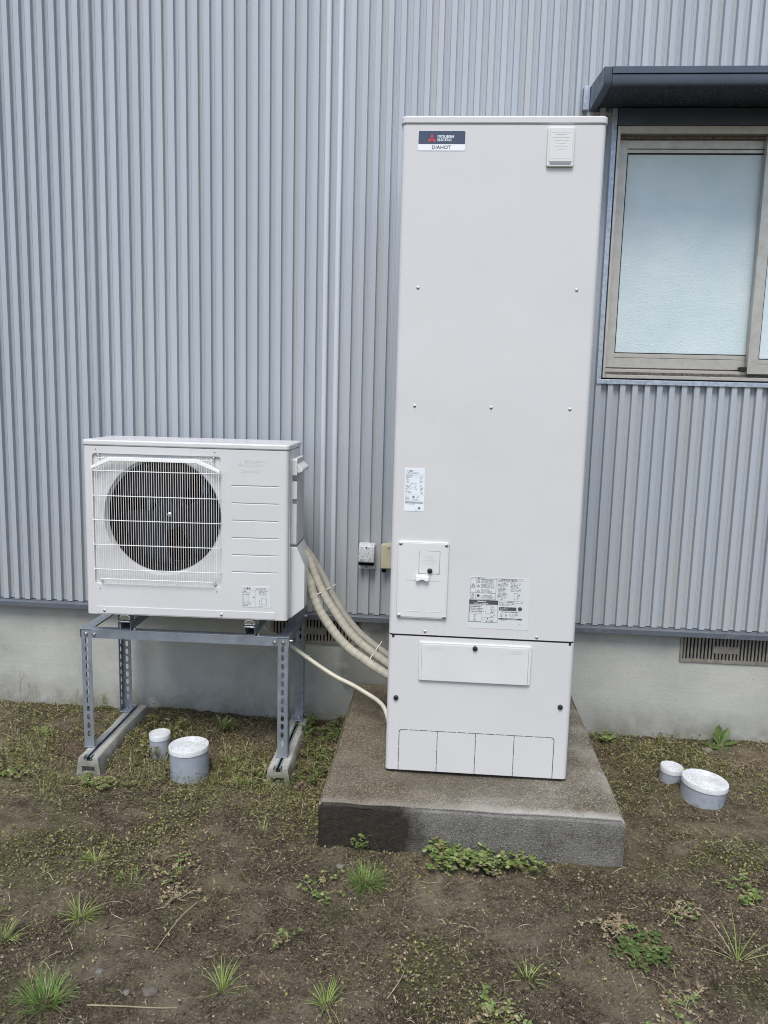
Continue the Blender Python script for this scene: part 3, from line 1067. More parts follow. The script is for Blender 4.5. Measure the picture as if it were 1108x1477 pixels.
# upper left: warnings table
outline(pr, ox + .003, ox + .089, oz - .076, oz - .001, y_)
rect(pr, ox + .003, ox + .089, oz - .0075, oz - .0068, y_)
rect(pr, ox + .0215, ox + .0222, oz - .075, oz - .0075, y_)
rect(pr, ox + .003, ox + .089, oz - .0545, oz - .0538, y_)
fuzz(pr, ox + .024, ox + .07, oz - .0065, oz - .002, 1, y_)
for i, dz in enumerate((.014, .030, .048)):
    tri(pr, ox + .0300, oz - dz, .0055, y_)
    fuzz(pr, ox + .039, ox + .087, oz - dz - .0075, oz - dz + .0065, 4, y_, .85, .002)
tri(pr, ox + .012, oz - .026, .0055, y_)
tri(pr, ox + .012, oz - .060, .0050, y_)
fuzz(pr, ox + .006, ox + .019, oz - .038, oz - .032, 2, y_, 1.0)
fuzz(pr, ox + .006, ox + .019, oz - .074, oz - .067, 2, y_, 1.0)
pr.lathe((ox + .030, y_, oz - .064), [(0, .0050), (.0001, .0045)], 'y', 14)
fuzz(pr, ox + .039, ox + .085, oz - .073, oz - .060, 4, y_, .9, .002)
# upper right: text columns
outline(pr, ox + .093, ox + .178, oz - .0085, oz - .002, y_, .0006)
fuzz(pr, ox + .104, ox + .168, oz - .008, oz - .0025, 1, y_, 1.0)
fuzz(pr, ox + .094, ox + .178, oz - .0145, oz - .009, 2, y_, .8, .0018)
fuzz(pr, ox + .094, ox + .134, oz - .075, oz - .016, 14, y_, .75, .0019)
fuzz(pr, ox + .138, ox + .178, oz - .046, oz - .016, 7, y_, .75, .0019)
outline(pr, ox + .150, ox + .162, oz - .073, oz - .050, y_, .0006)
fuzz(pr, ox + .163, ox + .178, oz - .070, oz - .050, 4, y_, .5)
# lower left: black header and diagram
outline(pr, ox + .001, ox + .098, oz - .156, oz - .0785, y_, .0010)
rect(pr, ox + .001, ox + .098, oz - .0935, oz - .0785, y_)
rect(pr, ox + .003, ox + .0055, oz - .121, oz - .095, y_)
fuzz(pr, ox + .008, ox + .054, oz - .122, oz - .094, 5, y_, .9, .002)
outline(pr, ox + .003, ox + .044, oz - .154, oz - .125, y_, .0006)
outline(pr, ox + .058, ox + .075, oz - .126, oz - .095, y_, .0006)
fuzz(pr, ox + .018, ox + .034, oz - .152, oz - .129, 6, y_, .8, .0022)
fuzz(pr, ox + .076, ox + .096, oz - .138, oz - .096, 8, y_, .6, .002)
outline(pr, ox + .046, ox + .084, oz - .148, oz - .138, y_, .0006)
fuzz(pr, ox + .054, ox + .078, oz - .147, oz - .139, 1, y_, .8, .004)
fuzz(pr, ox + .060, ox + .094, oz - .155, oz - .150, 1, y_, .8)
# lower right
outline(pr, ox + .102, ox + .180, oz - .085, oz - .0785, y_, .0006)
fuzz(pr, ox + .130, ox + .156, oz - .0845, oz - .079, 1, y_, .9)
fuzz(pr, ox + .102, ox + .180, oz - .095, oz - .087, 2, y_, .7, .0018)
rect(pr, ox + .102, ox + .160, oz - .112, oz - .1000, y_)
pr.lathe((ox + .172, y_, oz - .105), [(0, .0072), (.0001, .0065)], 'y', 14)
fuzz(pr, ox + .110, ox + .168, oz - .1195, oz - .114, 1, y_, 1.0)
for cx_ in (.108, .124):
    fuzz(pr, ox + cx_, ox + cx_ + .009, oz - .134, oz - .122, 3, y_, .8, .003)
fuzz(pr, ox + .138, ox + .178, oz - .135, oz - .121, 4, y_, .6, .0018)
rect(pr, ox + .102, ox + .180, oz - .1435, oz - .1385, y_)
fuzz(pr, ox + .112, ox + .134, oz - .1485, oz - .145, 1, y_, .8)
fuzz(pr, ox + .166, ox + .180, oz - .1585, oz - .155, 1, y_, .8)
pr.build('print', M['ink'], lb, smooth=0)
pw = MB()
fuzz(pw, ox + .028, ox + .072, oz - .087, oz - .080, 1, y_ - .0003, 1.0)
fuzz(pw, ox + .016, ox + .084, oz - .0925, oz - .088, 1, y_ - .0003, .9, .0018)
fuzz(pw, ox + .105, ox + .158, oz - .111, oz - .101, 3, y_ - .0003, .45, .002)
fuzz(pw, ox + .118, ox + .170, oz - .143, oz - .139, 1, y_ - .0003, .8, .0018)
pw.build('reversed_print', M['sticker'], lb, smooth=0)

# ------------------------------------------------------------------ heat pump outdoor unit
UX, UY, UZ, UYAW = -1.2124, -.5684, .6254, .0287
UW, UD, UH = .795, .301, .661
unit = empty('heat_pump_unit', (UX, UY, UZ), UYAW)
tag(unit, 'ivory heat pump outdoor unit with round fan and wire grille, on the steel stand', 'heat pump')
cs = MB().prism(rrect(0, UW, 0, UD, .016, 6), 'z', 0, UH).build('casing', M['unit'], unit, smooth=30)
FC, FR = (.305, .392), .2235
boolean(cs, MB().prism(rrect(.0365, .5350, .1215, .6325, .012), 'y', -.01, .009))
boolean(cs, MB().lathe((FC[0], .23, FC[1]), [(0, FR - .006), (.175, FR - .006), (.205, FR - .001), (.215, FR + .006), (.24, FR + .010)], 'y', 72))
MB().lathe((FC[0], .229, FC[1]), [(0, FR - .0065), (.004, FR - .0065)], 'y', 48).build('heat_exchanger_back', M['inside'], unit)
MB().lathe((FC[0], .224, FC[1]), [(0, FR - .0062), (.170, FR - .0062), (.196, FR - .0045)], 'y', 72, False, False).build('fan_duct', M['inside'], unit)
lidu = MB().prism(rrect(-.003, UW + .003, -.003, UD + .003, .018, 6), 'z', UH + .001, UH + .0235)
lidu.build('lid', M['unit'], unit, bevel=.007, seg=3, smooth=30)
# fan
fan = MB().lathe((FC[0], .15, FC[1]), [(0, .06), (.06, .06), (.072, .05), (.076, .02)], 'y', 28).build('fan', M['fan'], unit, smooth=40)
for bi in range(3):
    mb = MB()
    a0 = R(100 + bi * 120)
    grid = []
    for i in range(7):
        r = .05 + (FR - .018 - .05) * i / 6
        row = []
        for j in range(11):
            t = j / 10
            span = R(82 + 14 * i / 6)
            a = a0 + span * (t - .5) + R(10) * (i / 6) ** 2
            yy = .125 - .072 * t * (0.6 + .4 * i / 6) + .02 * math.sin(math.pi * t) + .012
            row.append((FC[0] + r * math.cos(a), yy, FC[1] + r * math.sin(a)))
        grid.append(row)
    v = [p for row in grid for p in row]
    f = [(i * 11 + j, i * 11 + j + 1, (i + 1) * 11 + j + 1, (i + 1) * 11 + j) for i in range(6) for j in range(10)]
    mb.add(v, f)
    b_ = mb.build('fan_blade', M['fan'], fan, smooth=60)
    sdm = b_.modifiers.new('thickness', 'SOLIDIFY')
    sdm.thickness = .003
MB().lathe((FC[0] + .008, .0735, FC[1] + .002), [(0, .009), (.006, .009), (.010, .004)], 'y', 12).build('shaft_nut', M['zinc'], fan)
for xa in (-.13, .10):
    MB().box(FC[0] + xa, FC[0] + xa + .012, .205, .215, FC[1] - .18, FC[1] + .18).build('motor_bracket', M['stand'], unit)
# grille
GZ0, GZ1 = .128, .622
gr = MB()
WY = -.014
gr.prism([(.037, .572), (.052, .579), (.112, .606), (.445, .606), (.520, .576), (.535, .568), (.535, .580), (.520, .589), (.449, .621), (.108, .621), (.052, .592), (.037, .585)], 'y', WY - .004, WY + .0055)
go = gr.build('grille', M['grille'], unit, bevel=.0012, smooth=30)
NB = 54
WR = .00082
vert = MB()
prof = [(0.004, GZ1), (-.010, GZ1 + .002), (WY, GZ1 - .008), (WY, GZ0 + .010), (-.010, GZ0 - .001), (.004, GZ0 + .001)]
vert.tube([(0, a, b) for a, b in prof], WR, 6)
vert_m = vert.mesh('wire', M['grille'])
short = MB().tube([(0, 0.006, .582), (0, WY + .004, .578), (0, WY, .565), (0, WY, .165)], WR, 6).mesh('wire', M['grille'])
for i in range(NB):
    xx = .0415 + (.5305 - .0415) * i / (NB - 1)
    side_ = i < 3 or i > NB - 4
    piece(short if side_ else vert_m, 'wire', go, (xx, -.001, 0))
for zz, xa, xb in ((.568, .037, .535), (.472, .037, .535), (.377, .037, .535), (.281, .037, .535), (.184, .037, .535), (.146, .062, .509), (.616, .062, .509)):
    hw = MB().tube([(xa, .006, zz), (xa + .001, WY + .004, zz), (xa + .006, WY - .0022, zz), (xb - .006, WY - .0022, zz), (xb - .001, WY + .004, zz), (xb, .006, zz)], .0017, 6)
    hw.build('wire', M['grille'], go, smooth=60)
for (a, b) in ((.063, .1335), (.510, .1335), (.060, .6265), (.507, .6265)):
    piece(screw, 'screw', go, (a, -.002 + .010, b), scale=(1.2, 3, 1.2))
# embossed ribs and lettering on the right of the front
for i in range(6):
    zc = .5235 - i * .0672
    boolean(cs, MB().prism([(-.004, zc + .0030), (.0045, zc + .0030), (.0045, zc + .0012), (-.004, zc - .0070)], 'x', .576, .758))
el = MB()
diamonds(el, .6085, .6085, .0130, -.0007, .0005)
el.build('embossed_emblem', M['unit'], unit, bevel=.0003, smooth=0)
lettering('MITSUBISHI', .0155, (.6270, .6155), 'unit', unit, y=0.0, name='embossed_lettering', extrude=.0007, offset=.0002, xscale=1.05)
lettering('ELECTRIC', .0155, (.6270, .6010), 'unit', unit, y=0.0, name='embossed_lettering', extrude=.0007, offset=.0002, xscale=1.05)
lettering('DIAHOT', .0185, (.6130, .5765), 'unit', unit, y=0.0, name='embossed_lettering', extrude=.0007, offset=.0002, xscale=1.1)
# base strip with screws, small holes
MB().prism(rrect(.041, .746, .0035, .0320, .003), 'y', -.0022, .0008).build('base_strip', M['unit'], unit, bevel=.0012, smooth=30)
for a in (.071, .536):
    MB().box(a - .008, a + .008, -.0028, -.0018, .009, .0235).build('screw_notch', M['unit_plastic'], unit, bevel=.0006)
    piece(screw, 'screw', unit, (a, -.0026, .0150))
hole = MB().cyl((0, 0, 0), .0022, .0006, 'y', 10).mesh('hole', M['gap'])
for (a, b) in ((.0515, .6480), (.5125, .6480), (.0560, .1035), (.5170, .1055)):
    piece(hole, 'screw_hole', unit, (a, 0, b))
# sticker
sk = MB().box(.6145, .7270, -.0009, .0005, .0490, .1335).build('caution_sticker', M['sticker_grey'], unit, bevel=.0003)
pr = MB()
y_ = -.0013
tri(pr, .6265, .1245, .0045, y_)
tri(pr, .6765, .1245, .0045, y_)
fuzz(pr, .6850, .7200, .1205, .1290, 2, y_, .9, .002)
rect(pr, .6155, .7260, .1180, .1185, y_)
diamonds(pr, .6205, .1125, .003, y_ - .0001, y_)
rect(pr, .6245, .6335, .1110, .1145, y_)
fuzz(pr, .6170, .6600, .1050, .1095, 1, y_)
fuzz(pr, .6170, .6480, .0975, .1030, 1, y_, 1.0, .003)
fuzz(pr, .6170, .6330, .0720, .0960, 6, y_, .8, .002)
fuzz(pr, .6370, .6500, .0720, .0960, 6, y_, .6, .002)
rect(pr, .6600, .6660, .0870, .0930, y_)
rect(pr, .6165, .6660, .0700, .0705, y_)
fuzz(pr, .6170, .6650, .0590, .0690, 2, y_, .9)
rect(pr, .6170, .6400, .0540, .0565, y_)
fuzz(pr, .6830, .7180, .0985, .1160, 4, y_, .9, .002)
outline(pr, .6920, .7140, .0600, .0860, y_, .0012)
fuzz(pr, .6845, .6910, .0600, .0860, 5, y_, .8, .003)
rect(pr, .6690, .6695, .0500, .1180, y_)
fuzz(pr, .6800, .7200, .0520, .0570, 1, y_, .7)
pr.build('print', M['ink_grey'], sk, smooth=0)
wt = text_mesh('警告', .0085, M['ink'], 'lettering', offset=.0001)
wto = bpy.data.objects.new('lettering', wt)
C.objects.link(wto)
wto.parent = sk
wto.location = (.6335, -.0013, .1210)
# right-hand side: service cover with grip, pipe cover
sc = MB().prism(rrect(.055, .245, .2905, .628, .008), 'x', UW - .001, UW + .0235).build('side_cover', M['unit_plastic'], unit, smooth=30)
boolean(sc, MB().box(UW + .004, UW + .05, .03, .12, .540, .565))
boolean(sc, MB().box(UW + .006, UW + .05, .03, .085, .452, .472))
gp = MB().prism([(UW + .004, .6150), (UW + .020, .6120), (UW + .046, .5880), (UW + .046, .5780), (UW + .030, .5720), (UW + .004, .5820)], 'y', .060, .225)
gp.build('grip', M['unit_plastic'], unit, bevel=.004, seg=3, smooth=40)
lt = MB()
for i in range(7):
    lt.box(UW + .023, UW + .0245, .12, .20, .462 + i * .012, .467 + i * .012)
lt.build('moulded_lines', M['unit_plastic'], unit, smooth=0)
pc = MB()
za = [(UW - .001, -.004), (UW + .004, -.004), (UW + .058, .040), (UW + .058, .213), (UW + .026, .281), (UW - .001, .284)]
pc.prism(za, 'y', .050, .250)
pc.build('pipe_cover', M['unit_plastic'], unit, bevel=.006, seg=3, smooth=30)
MB().prism([(UW + .0, .2855), (UW + .024, .283), (UW + .024, .2885), (UW, .2900)], 'y', .062, .240).build('cover_gap', M['ink_grey'], unit)
MB().box(UW + .0005, UW + .003, .022, .040, .004, .640).build('side_seam', M['unit_plastic'], unit, bevel=.0008)
for zz in (.02, .255, .40, .60):
    o = piece(screw, 'screw', unit, (UW + .002, .030, zz), (0, 0, R(90)), (.8, .8, .8))

# ------------------------------------------------------------------ steel stand
STX, STY, STYAW = -1.2647, -.5137, .0119
SW, SDp, SZT, SZB = .8426, .411, .5453, .0430
stand = empty('steel_stand', (STX, STY, 0), STYAW)
tag(stand, 'grey slotted-angle steel stand with four legs carrying the heat pump', 'stand')


def slotted(length, w, pitch=.036, sl=.0130, sw=.0068, start=.03):
    """flat strip in local (u across, v along) with rounded slots; list of 2D verts and faces"""
    v, f = [], []
    uc = w * .5
    n = int((length - start - .012) // pitch)

    def rct(a, b, c, d):
        k_ = len(v)
        v.extend([(a, c), (b, c), (b, d), (a, d)])
        f.append((k_, k_ + 1, k_ + 2, k_ + 3))
    vtop = length - start
    rct(0, w, vtop, length)
    rct(0, w, 0, vtop - n * pitch)
    for i in range(n):
        c1, c0 = vtop - i * pitch, vtop - (i + 1) * pitch
        cc = (c0 + c1) / 2
        rim = [(0, c0), (uc, c0), (w, c0), (w, cc), (w, c1), (uc, c1), (0, c1), (0, cc)]
        hol = [(uc - sw * .75, cc - sl * .85), (uc, cc - sl), (uc + sw * .75, cc - sl * .85), (uc + sw, cc), (uc + sw * .75, cc + sl * .85), (uc, cc + sl), (uc - sw * .75, cc + sl * .85), (uc - sw, cc)]
        hol2 = []
        k_ = len(v)
        v.extend(rim + hol)
        for j in range(8):
            j2 = (j + 1) % 8
            f.append((k_ + j, k_ + j2, k_ + 8 + j2, k_ + 8 + j))
    return v, f


def slot_leg(cx, cy, sx, sy, z0, z1):
    """angle leg with its corner at (cx, cy); flanges run toward sx along x and sy along y"""
    W_ = .040
    v, f = slotted(z1 - z0, W_)
    mb = MB()
    mb.add([(cx + sx * (u + .0012), cy, z0 + t) for u, t in v], f)
    v2_, f2_ = slotted(z1 - z0, W_, start=.048)
    mb.add([(cx, cy + sy * (u + .0012), z0 + t) for u, t in v2_], f2_)
    o = mb.build('leg', M['stand'], stand, smooth=0)
    sdm = o.modifiers.new('thickness', 'SOLIDIFY')
    sdm.thickness = .0023
    sdm.offset = 0
    ft = MB().box(cx if sx > 0 else cx - .046, cx + .046 if sx > 0 else cx, cy - .004 if sy > 0 else cy - .046, cy + .046 if sy > 0 else cy + .004, z0 - .003, z0 + .001)
    ft.build('foot_plate', M['stand'], stand, bevel=.0008)
    return o


slot_leg(0, 0, 1, 1, SZB, SZT - .002)
slot_leg(SW, 0, -1, 1, SZB, SZT - .002)
slot_leg(0, SDp, 1, -1, SZB, SZT - .002)
slot_leg(SW, SDp, -1, -1, SZB, SZT - .002)
BH = .037


def angle_x(x0, x1, yf, s, name='beam'):
    mb = MB()
    mb.box(x0, x1, min(yf, yf + s * .0025), max(yf, yf + s * .0025), SZT - BH, SZT)
    mb.box(x0, x1, min(yf + s * .0026, yf + s * .038), max(yf + s * .0026, yf + s * .038), SZT - .0025, SZT)
    mb.build(name, M['stand'], stand, bevel=.0008)


angle_x(.041, SW - .041, -.0045, 1)
angle_x(.041, SW - .041, SDp + .0045, -1)
for (xs_, sg) in ((-.0045, 1), (SW + .0045, -1)):
    mb = MB()
    mb.box(min(xs_, xs_ + sg * .0025), max(xs_, xs_ + sg * .0025), -.0045, SDp + .0045, SZT - BH, SZT + .0005)
    mb.box(min(xs_ + sg * .0026, xs_ + sg * .046), max(xs_ + sg * .0026, xs_ + sg * .046), -.0045, SDp + .0045, SZT - .0022, SZT + .0005)
    mb.build('beam', M['stand'], stand, bevel=.0008)
bolt = MB().lathe((0, 0, 0), [(0, .0085), (.0018, .0085), (.0019, .0062), (.0055, .0060), (.0056, .0035), (.0095, .0034)], 'y', 6 * 2).mesh('bolt', M['zinc'])
for a in (.020, .054, SW - .054, SW - .020):
    piece(bolt, 'bolt', stand, (a, -.0045 if a in (.054, SW - .054) else -.002, SZT - .021))
for b_ in (.022, SDp - .022):
    piece(bolt, 'bolt', stand, (SW + .0045, b_, SZT - .021), (0, 0, R(90)))
    piece(bolt, 'bolt', stand, (-.0045, b_, SZT - .021), (0, 0, R(-90)))
for (a, b_) in ((.022, .012), (SW - .022, .012), (.022, SDp - .012), (SW - .022, SDp - .012)):
    piece(bolt, 'bolt', stand, (a, b_, SZB + .002), (R(-90), 0, 0), (.8, .8, .8))
# rails across the top, carrying the unit's feet
for xc in (.185, .690):
    mb = MB()
    h0, h1 = SZT + .001, SZT + .036
    mb.box(xc - .021, xc - .0187, -.006, SDp + .03, h0, h1).box(xc + .0187, xc + .021, -.006, SDp + .03, h0, h1)
    mb.box(xc - .0186, xc + .0186, -.006, SDp + .03, h0, h0 + .0023)
    mb.box(xc - .0186, xc - .010, -.006, SDp + .03, h1 - .0023, h1).box(xc + .010, xc + .0186, -.006, SDp + .03, h1 - .0023, h1)
    rl = mb.build('rail', M['stand'], stand, bevel=.0006)
    for yy in (-.016, SDp - .10):
        MB().prism(rrect(xc - .026, xc + .026, yy - .004, yy + .046, .010), 'z', h1 + .0005, h1 + .008).build('foot_clamp', M['zinc'], rl, bevel=.003, smooth=30)
        MB().prism([(xc - .024, h1 + .0085), (xc + .024, h1 + .0085), (xc + .021, h1 + .026), (xc + .012, h1 + .033), (xc - .015, h1 + .033), (xc - .022, h1 + .024)], 'y', yy + .006, yy + .044).build('clamp_cap', M['zinc'], rl, bevel=.005, seg=3, smooth=40)
        MB().box(xc - .022, xc + .022, yy + .052, yy + .085, h1 + .0005, UZ + .001).build('unit_foot', M['unit_plastic'], rl, bevel=.002)
    piece(bolt, 'bolt', rl, (xc + .031, .012, SZT + .0008), (R(-90), 0, 0), (1.1, 1.1, 1.1))

# ------------------------------------------------------------------ concrete foot blocks
def foot_block(cx, label):
    root = empty('foot_block', (cx, STY, 0), STYAW)
    tag(root, label, 'concrete block', 'concrete foot blocks under the stand legs')
    L0, L1 = -.085, .470
    zt, zb = .0385, -.09
    prof = [(-.052, zb), (-.046, .0), (-.040, zt - .004), (-.036, zt), (.036, zt), (.040, zt - .004), (.046, .0), (.052, zb)]
    nseg = 14
    mb = MB()
    v, f = [], []
    for s_ in range(nseg + 1):
        t = s_ / nseg
        yy = L0 + (L1 - L0) * t
        w = 1.0 - .10 * math.exp(-((t - .5) / .18) ** 2)
        for (a, b_) in prof:
            v.append((a * w + .0014 * mnoise.noise(Vector((a * 30, yy * 30, 3))), yy, b_ + .0014 * mnoise.noise(Vector((a * 40, yy * 20, 9)))))
    n = len(prof)
    for s_ in range(nseg):
        for j in range(n):
            j2 = (j + 1) % n
            f.append((s_ * n + j, s_ * n + j2, (s_ + 1) * n + j2, (s_ + 1) * n + j))
    f.append(tuple(range(n)))
    f.append(tuple(nseg * n + j for j in range(n - 1, -1, -1)))
    mb.add(v, f)
    body = mb.build('block_body', M['block'], root, smooth=30)
    boolean(body, MB().box(-.026, .026, L0 - .02, L0 + .03, -.028, .000))
    boolean(body, MB().box(-.0105, .0105, L0 - .02, L1 + .02, zt - .016, zt + .02))
    boolean(body, MB().prism([(-.018, zt + .02), (-.018, zt - .012), (-.010, zt - .019), (.010, zt - .019), (.018, zt - .012), (.018, zt + .02)], 'y', L0 - .02, L0 + .028))
    bv = body.modifiers.new('bevel', 'BEVEL')
    bv.width = .003
    bv.segments = 2
    bv.limit_method = 'ANGLE'
    bv.angle_limit = R(35)
    ch = MB()
    ch.box(-.0100, -.0085, L0 + .004, L1 - .004, zt - .0155, zt + .0012).box(.0085, .0100, L0 + .004, L1 - .004, zt - .0155, zt + .0012)
    ch.box(-.0084, -.0045, L0 + .004, L1 - .004, zt - .0003, zt + .0012).box(.0045, .0084, L0 + .004, L1 - .004, zt - .0003, zt + .0012)
    ch.build('steel_channel', M['stand'], root)
    MB().box(-.0082, .0082, L0 + .006, L1 - .006, zt - .015, zt - .012).build('channel_floor', M['gap'], root)
    return root


foot_block(-1.2130, 'weathered concrete foot block under the left legs of the stand')
foot_block(-.4420, 'weathered concrete foot block under the right legs of the stand')


# ------------------------------------------------------------------ pipes from heat pump to tank
def spline(pts, n=8):
    P = [Vector(p) for p in pts]
    P = [P[0] * 2 - P[1]] + P + [P[-1] * 2 - P[-2]]
    out = []
    for i in range(1, len(P) - 2):
        for k_ in range(n):
            t = k_ / n
            a, b_, c, d = P[i - 1:i + 3]
            out.append(.5 * ((2 * b_) + (c - a) * t + (2 * a - 5 * b_ + 4 * c - d) * t * t + (3 * b_ - a - 3 * c + d) * t ** 3))
    out.append(P[-2])
    return out


PA = [(-.385, -.395, .805), (-.354, -.40, .744), (-.34, -.408, .700), (-.312, -.415, .639), (-.27, -.422, .578), (-.228, -.43, .529), (-.181, -.438, .487), (-.133, -.445, .457), (-.087, -.453, .429), (-.031, -.46, .399), (.01, -.465, .378)]
PB = [(-.385, -.365, .870), (-.36, -.37, .825), (-.326, -.377, .746), (-.292, -.384, .684), (-.246, -.391, .618), (-.198, -.399, .557), (-.15, -.406, .511), (-.103, -.413, .477), (-.035, -.42, .433), (.01, -.425, .405)]
PC = [(-.39, -.325, .875), (-.367, -.33, .846), (-.321, -.337, .778), (-.29, -.344, .722), (-.253, -.351, .66), (-.21, -.359, .598), (-.161, -.366, .543), (-.107, -.373, .5), (-.039, -.38, .455), (.01, -.384, .428)]
PD = [(-.60, -.33, .585), (-.545, -.325, .515), (-.493, -.32, .489), (-.452, -.342, .467), (-.388, -.364, .432), (-.313, -.387, .392), (-.24, -.409, .358), (-.167, -.431, .334), (-.107, -.453, .310), (-.07, -.476, .298), (-.042, -.498, .284), (-.026, -.52, .268), (-.012, -.545, .235), (-.008, -.555, .200)]


def pipe(pts, r, mat, name, label, cat, wrap=True, group=None):
    sp = spline(pts, 20)
    rs = []
    acc = 0
    for i, p in enumerate(sp):
        if i:
            acc += (sp[i] - sp[i - 1]).length
        rr = r
        if wrap:
            ph = (acc / .026) % 1.0
            rr = r * (1.0 + .075 * ph) + .0006 * mnoise.noise(p * 40)
        rs.append(rr)
    o = MB().tube(sp, rs, 16).build(name, M[mat], None, smooth=60)
    tag(o, label, cat, group)
    return sp


gP = 'insulated pipes between heat pump and tank'
sa = pipe(PA, .0172, 'pipe', 'insulated_pipe', 'lowest and frontmost of the three beige lagged pipes from heat pump to tank', 'pipe', True, gP)
sb = pipe(PB, .0166, 'pipe', 'insulated_pipe', 'middle one of the three beige lagged pipes from heat pump to tank', 'pipe', True, gP)
sc_ = pipe(PC, .0155, 'pipe_grey', 'insulated_pipe', 'uppermost, greyer one of the three lagged pipes from heat pump to tank', 'pipe', False, gP)
sdn = pipe(PD, .0085, 'hose', 'drain_hose', 'thin ivory hose running from under the heat pump down to the slab', 'hose', False)


def tie(paths, frac, label, r=.0016, pad=.017):
    """nylon tie looped round the pipes"""
    cs_ = [p[int(frac * (len(p) - 1))] for p in paths]
    p0 = paths[0]
    i = int(frac * (len(p0) - 1))
    t = (p0[i + 1] - p0[i - 1]).normalized()
    c = sum(cs_, Vector()) / len(cs_)
    ax = (cs_[-1] - cs_[0]) if len(cs_) > 1 else Vector((0, 1, 0))
    ax = (ax - t * ax.dot(t))
    half = ax.length / 2 if len(cs_) > 1 else 0.0
    ax.normalize()
    bx_ = t.cross(ax)
    pts = []
    for j in range(25):
        w = 2 * math.pi * j / 24
        pts.append(c + ax * (half + pad) * math.cos(w) + bx_ * pad * math.sin(w))
    mb = MB().tube(pts, r, 6)
    e = c + ax * (half + pad)
    mb.tube([e, e + ax * .018 + bx_ * .004], r * .8, 5)
    o = mb.build('cable_tie', M['tie'], None, smooth=60)
    tag(o, label, 'cable tie', 'nylon cable ties on the pipes')


tie([sa, sb, sc_], .28, 'white cable tie round the lagged pipes near the heat pump')
tie([sa, sb, sc_], .80, 'white cable tie round the lagged pipes near the tank', pad=.0165)
tie([sdn], .33, 'white cable tie on the thin hose beside the stand leg', .0012, .0098)


# ------------------------------------------------------------------ drain inspection pipes
def inspection(x, y, r, ztop, tilt, label):
    root = empty('inspection_pipe', (x, y, 0))
    root.rotation_euler = (R(tilt[0]), R(tilt[1]), 0)
    tag(root, label, 'drain pipe', 'capped drain inspection pipes')
    capz = ztop - .021
    MB().lathe((0, 0, -.12), [(0, r * .965), (capz + .12 + .004, r * .965)], 'z', 48).build('pipe_body', M['pvc'], root, smooth=40)
    rings = [(0, r), (.016, r * 1.003), (.0195, r * .99), (.021, r * .965), (.0205, r * .90), (.0185, r * .885), (.0185, r * .865), (.0208, r * .85)]
    rr = r * .85
    nr = 5 if r > .06 else 2
    for q_ in range(nr):
        rr -= r * .055
        rings += [(.0208, rr), (.0194, rr - r * .012), (.0194, rr - r * .035), (.0208, rr - r * .047)]
        rr -= r * .047
    rings.append((.0208, .002))
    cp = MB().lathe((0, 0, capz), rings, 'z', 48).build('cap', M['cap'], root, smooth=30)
    for a in (35, 215):
        MB().box(-r * .07, r * .07, -r * .02, r * .02, 0, .0006).build('slot', M['ink_grey'], cp)
        s_ = bpy.data.objects[[o.name for o in cp.children][-1]]
        s_.location = (r * .875 * math.cos(R(a)), r * .875 * math.sin(R(a)), capz + .0188)
        s_.rotation_euler = (0, 0, R(a + 90))


inspection(-.972, -.440, .0440, .088, (1, -1), 'narrow grey drain pipe with a white cap, left and behind the wide one')
inspection(-.803, -.575, .0790, .108, (0, -1.5), 'wide grey drain pipe with a ribbed white cap between the stand legs')
inspection(1.122, -.418, .0450, .062, (1, 4), 'narrow grey drain pipe with a white cap, right of the slab')
inspection(1.209, -.545, .0860, .0755, (0, 5), 'wide grey drain pipe with a ribbed white cap, farthest right of the slab')

# ------------------------------------------------------------------ outlet boxes on the wall
ob = empty('outlet_box', (-.158, -.0318, .795))
tag(ob, 'small light grey weatherproof outlet box on the siding between the units', 'outlet')
MB().prism(rrect(-.037, .037, -.062, .058, .006), 'y', -.012, .0).build('back_plate', M['unit_plastic'], ob, bevel=.002, smooth=30)
k = NT('outlet_cover', .45)
M['outcov'] = k.done(k.ramp(k.noise(120, 5, .7), [(.4, (.30, .30, .30)), (.48, (.55, .56, .57)), (.8, (.62, .63, .63))]))
oc = MB().prism([(-.012, .056), (-.048, .050), (-.056, -.012), (-.052, -.024), (-.012, -.024)], 'x', -.036, .035)
oc.build('hood', M['outcov'], ob, bevel=.004, seg=3, smooth=30)
MB().box(-.033, .032, -.045, -.012, -.038, -.0245).build('socket_throat', M['inside'], ob)
MB().cyl((-.001, -.049, .044), .0035, .002, 'y', 12).build('rivet', M['black'], ob)
MB().cyl((-.001, -.0115, -.051), .0035, .002, 'y', 12).build('rivet', M['black'], ob)
MB().lathe((.021, -.0115, -.051), [(0, .008), (.008, .008), (.010, .005)], 'y', 16).build('push_knob', M['unit_plastic'], ob)
ob2 = empty('junction_box', (-.055, -.0318, .798))
tag(ob2, 'cream plastic junction box on the siding, partly hidden by the tank', 'junction box')
MB().prism(rrect(-.040, .040, -.054, .056, .006), 'y', -.045, .0).build('box_body', M['cream'], ob2, bevel=.003, smooth=30)
MB().prism(rrect(-.036, .036, -.050, .052, .004), 'y', -.049, -.0455).build('box_lid', M['cream'], ob2, bevel=.0015, smooth=30)
MB().cyl((-.004, -.0485, .042), .0030, .002, 'y', 10).build('lid_screw', M['black'], ob2)
MB().lathe((-.026, -.024, -.0715), [(0, .008), (.012, .010), (.018, .012)], 'z', 14).build('cable_gland', M['inside'], ob2)
cdp = [(-.028, -.045, .735)]
for i in range(40):
    cdp.append((-.028 + .004 * math.sin(i * .2), -.050 - .06 * i / 39, .725 - .42 * i / 39))
cr_ = []
cdpts = spline(cdp, 4)
for i, p in enumerate(cdpts):
    cr_.append(.0058 + (.0012 if i % 2 else 0))
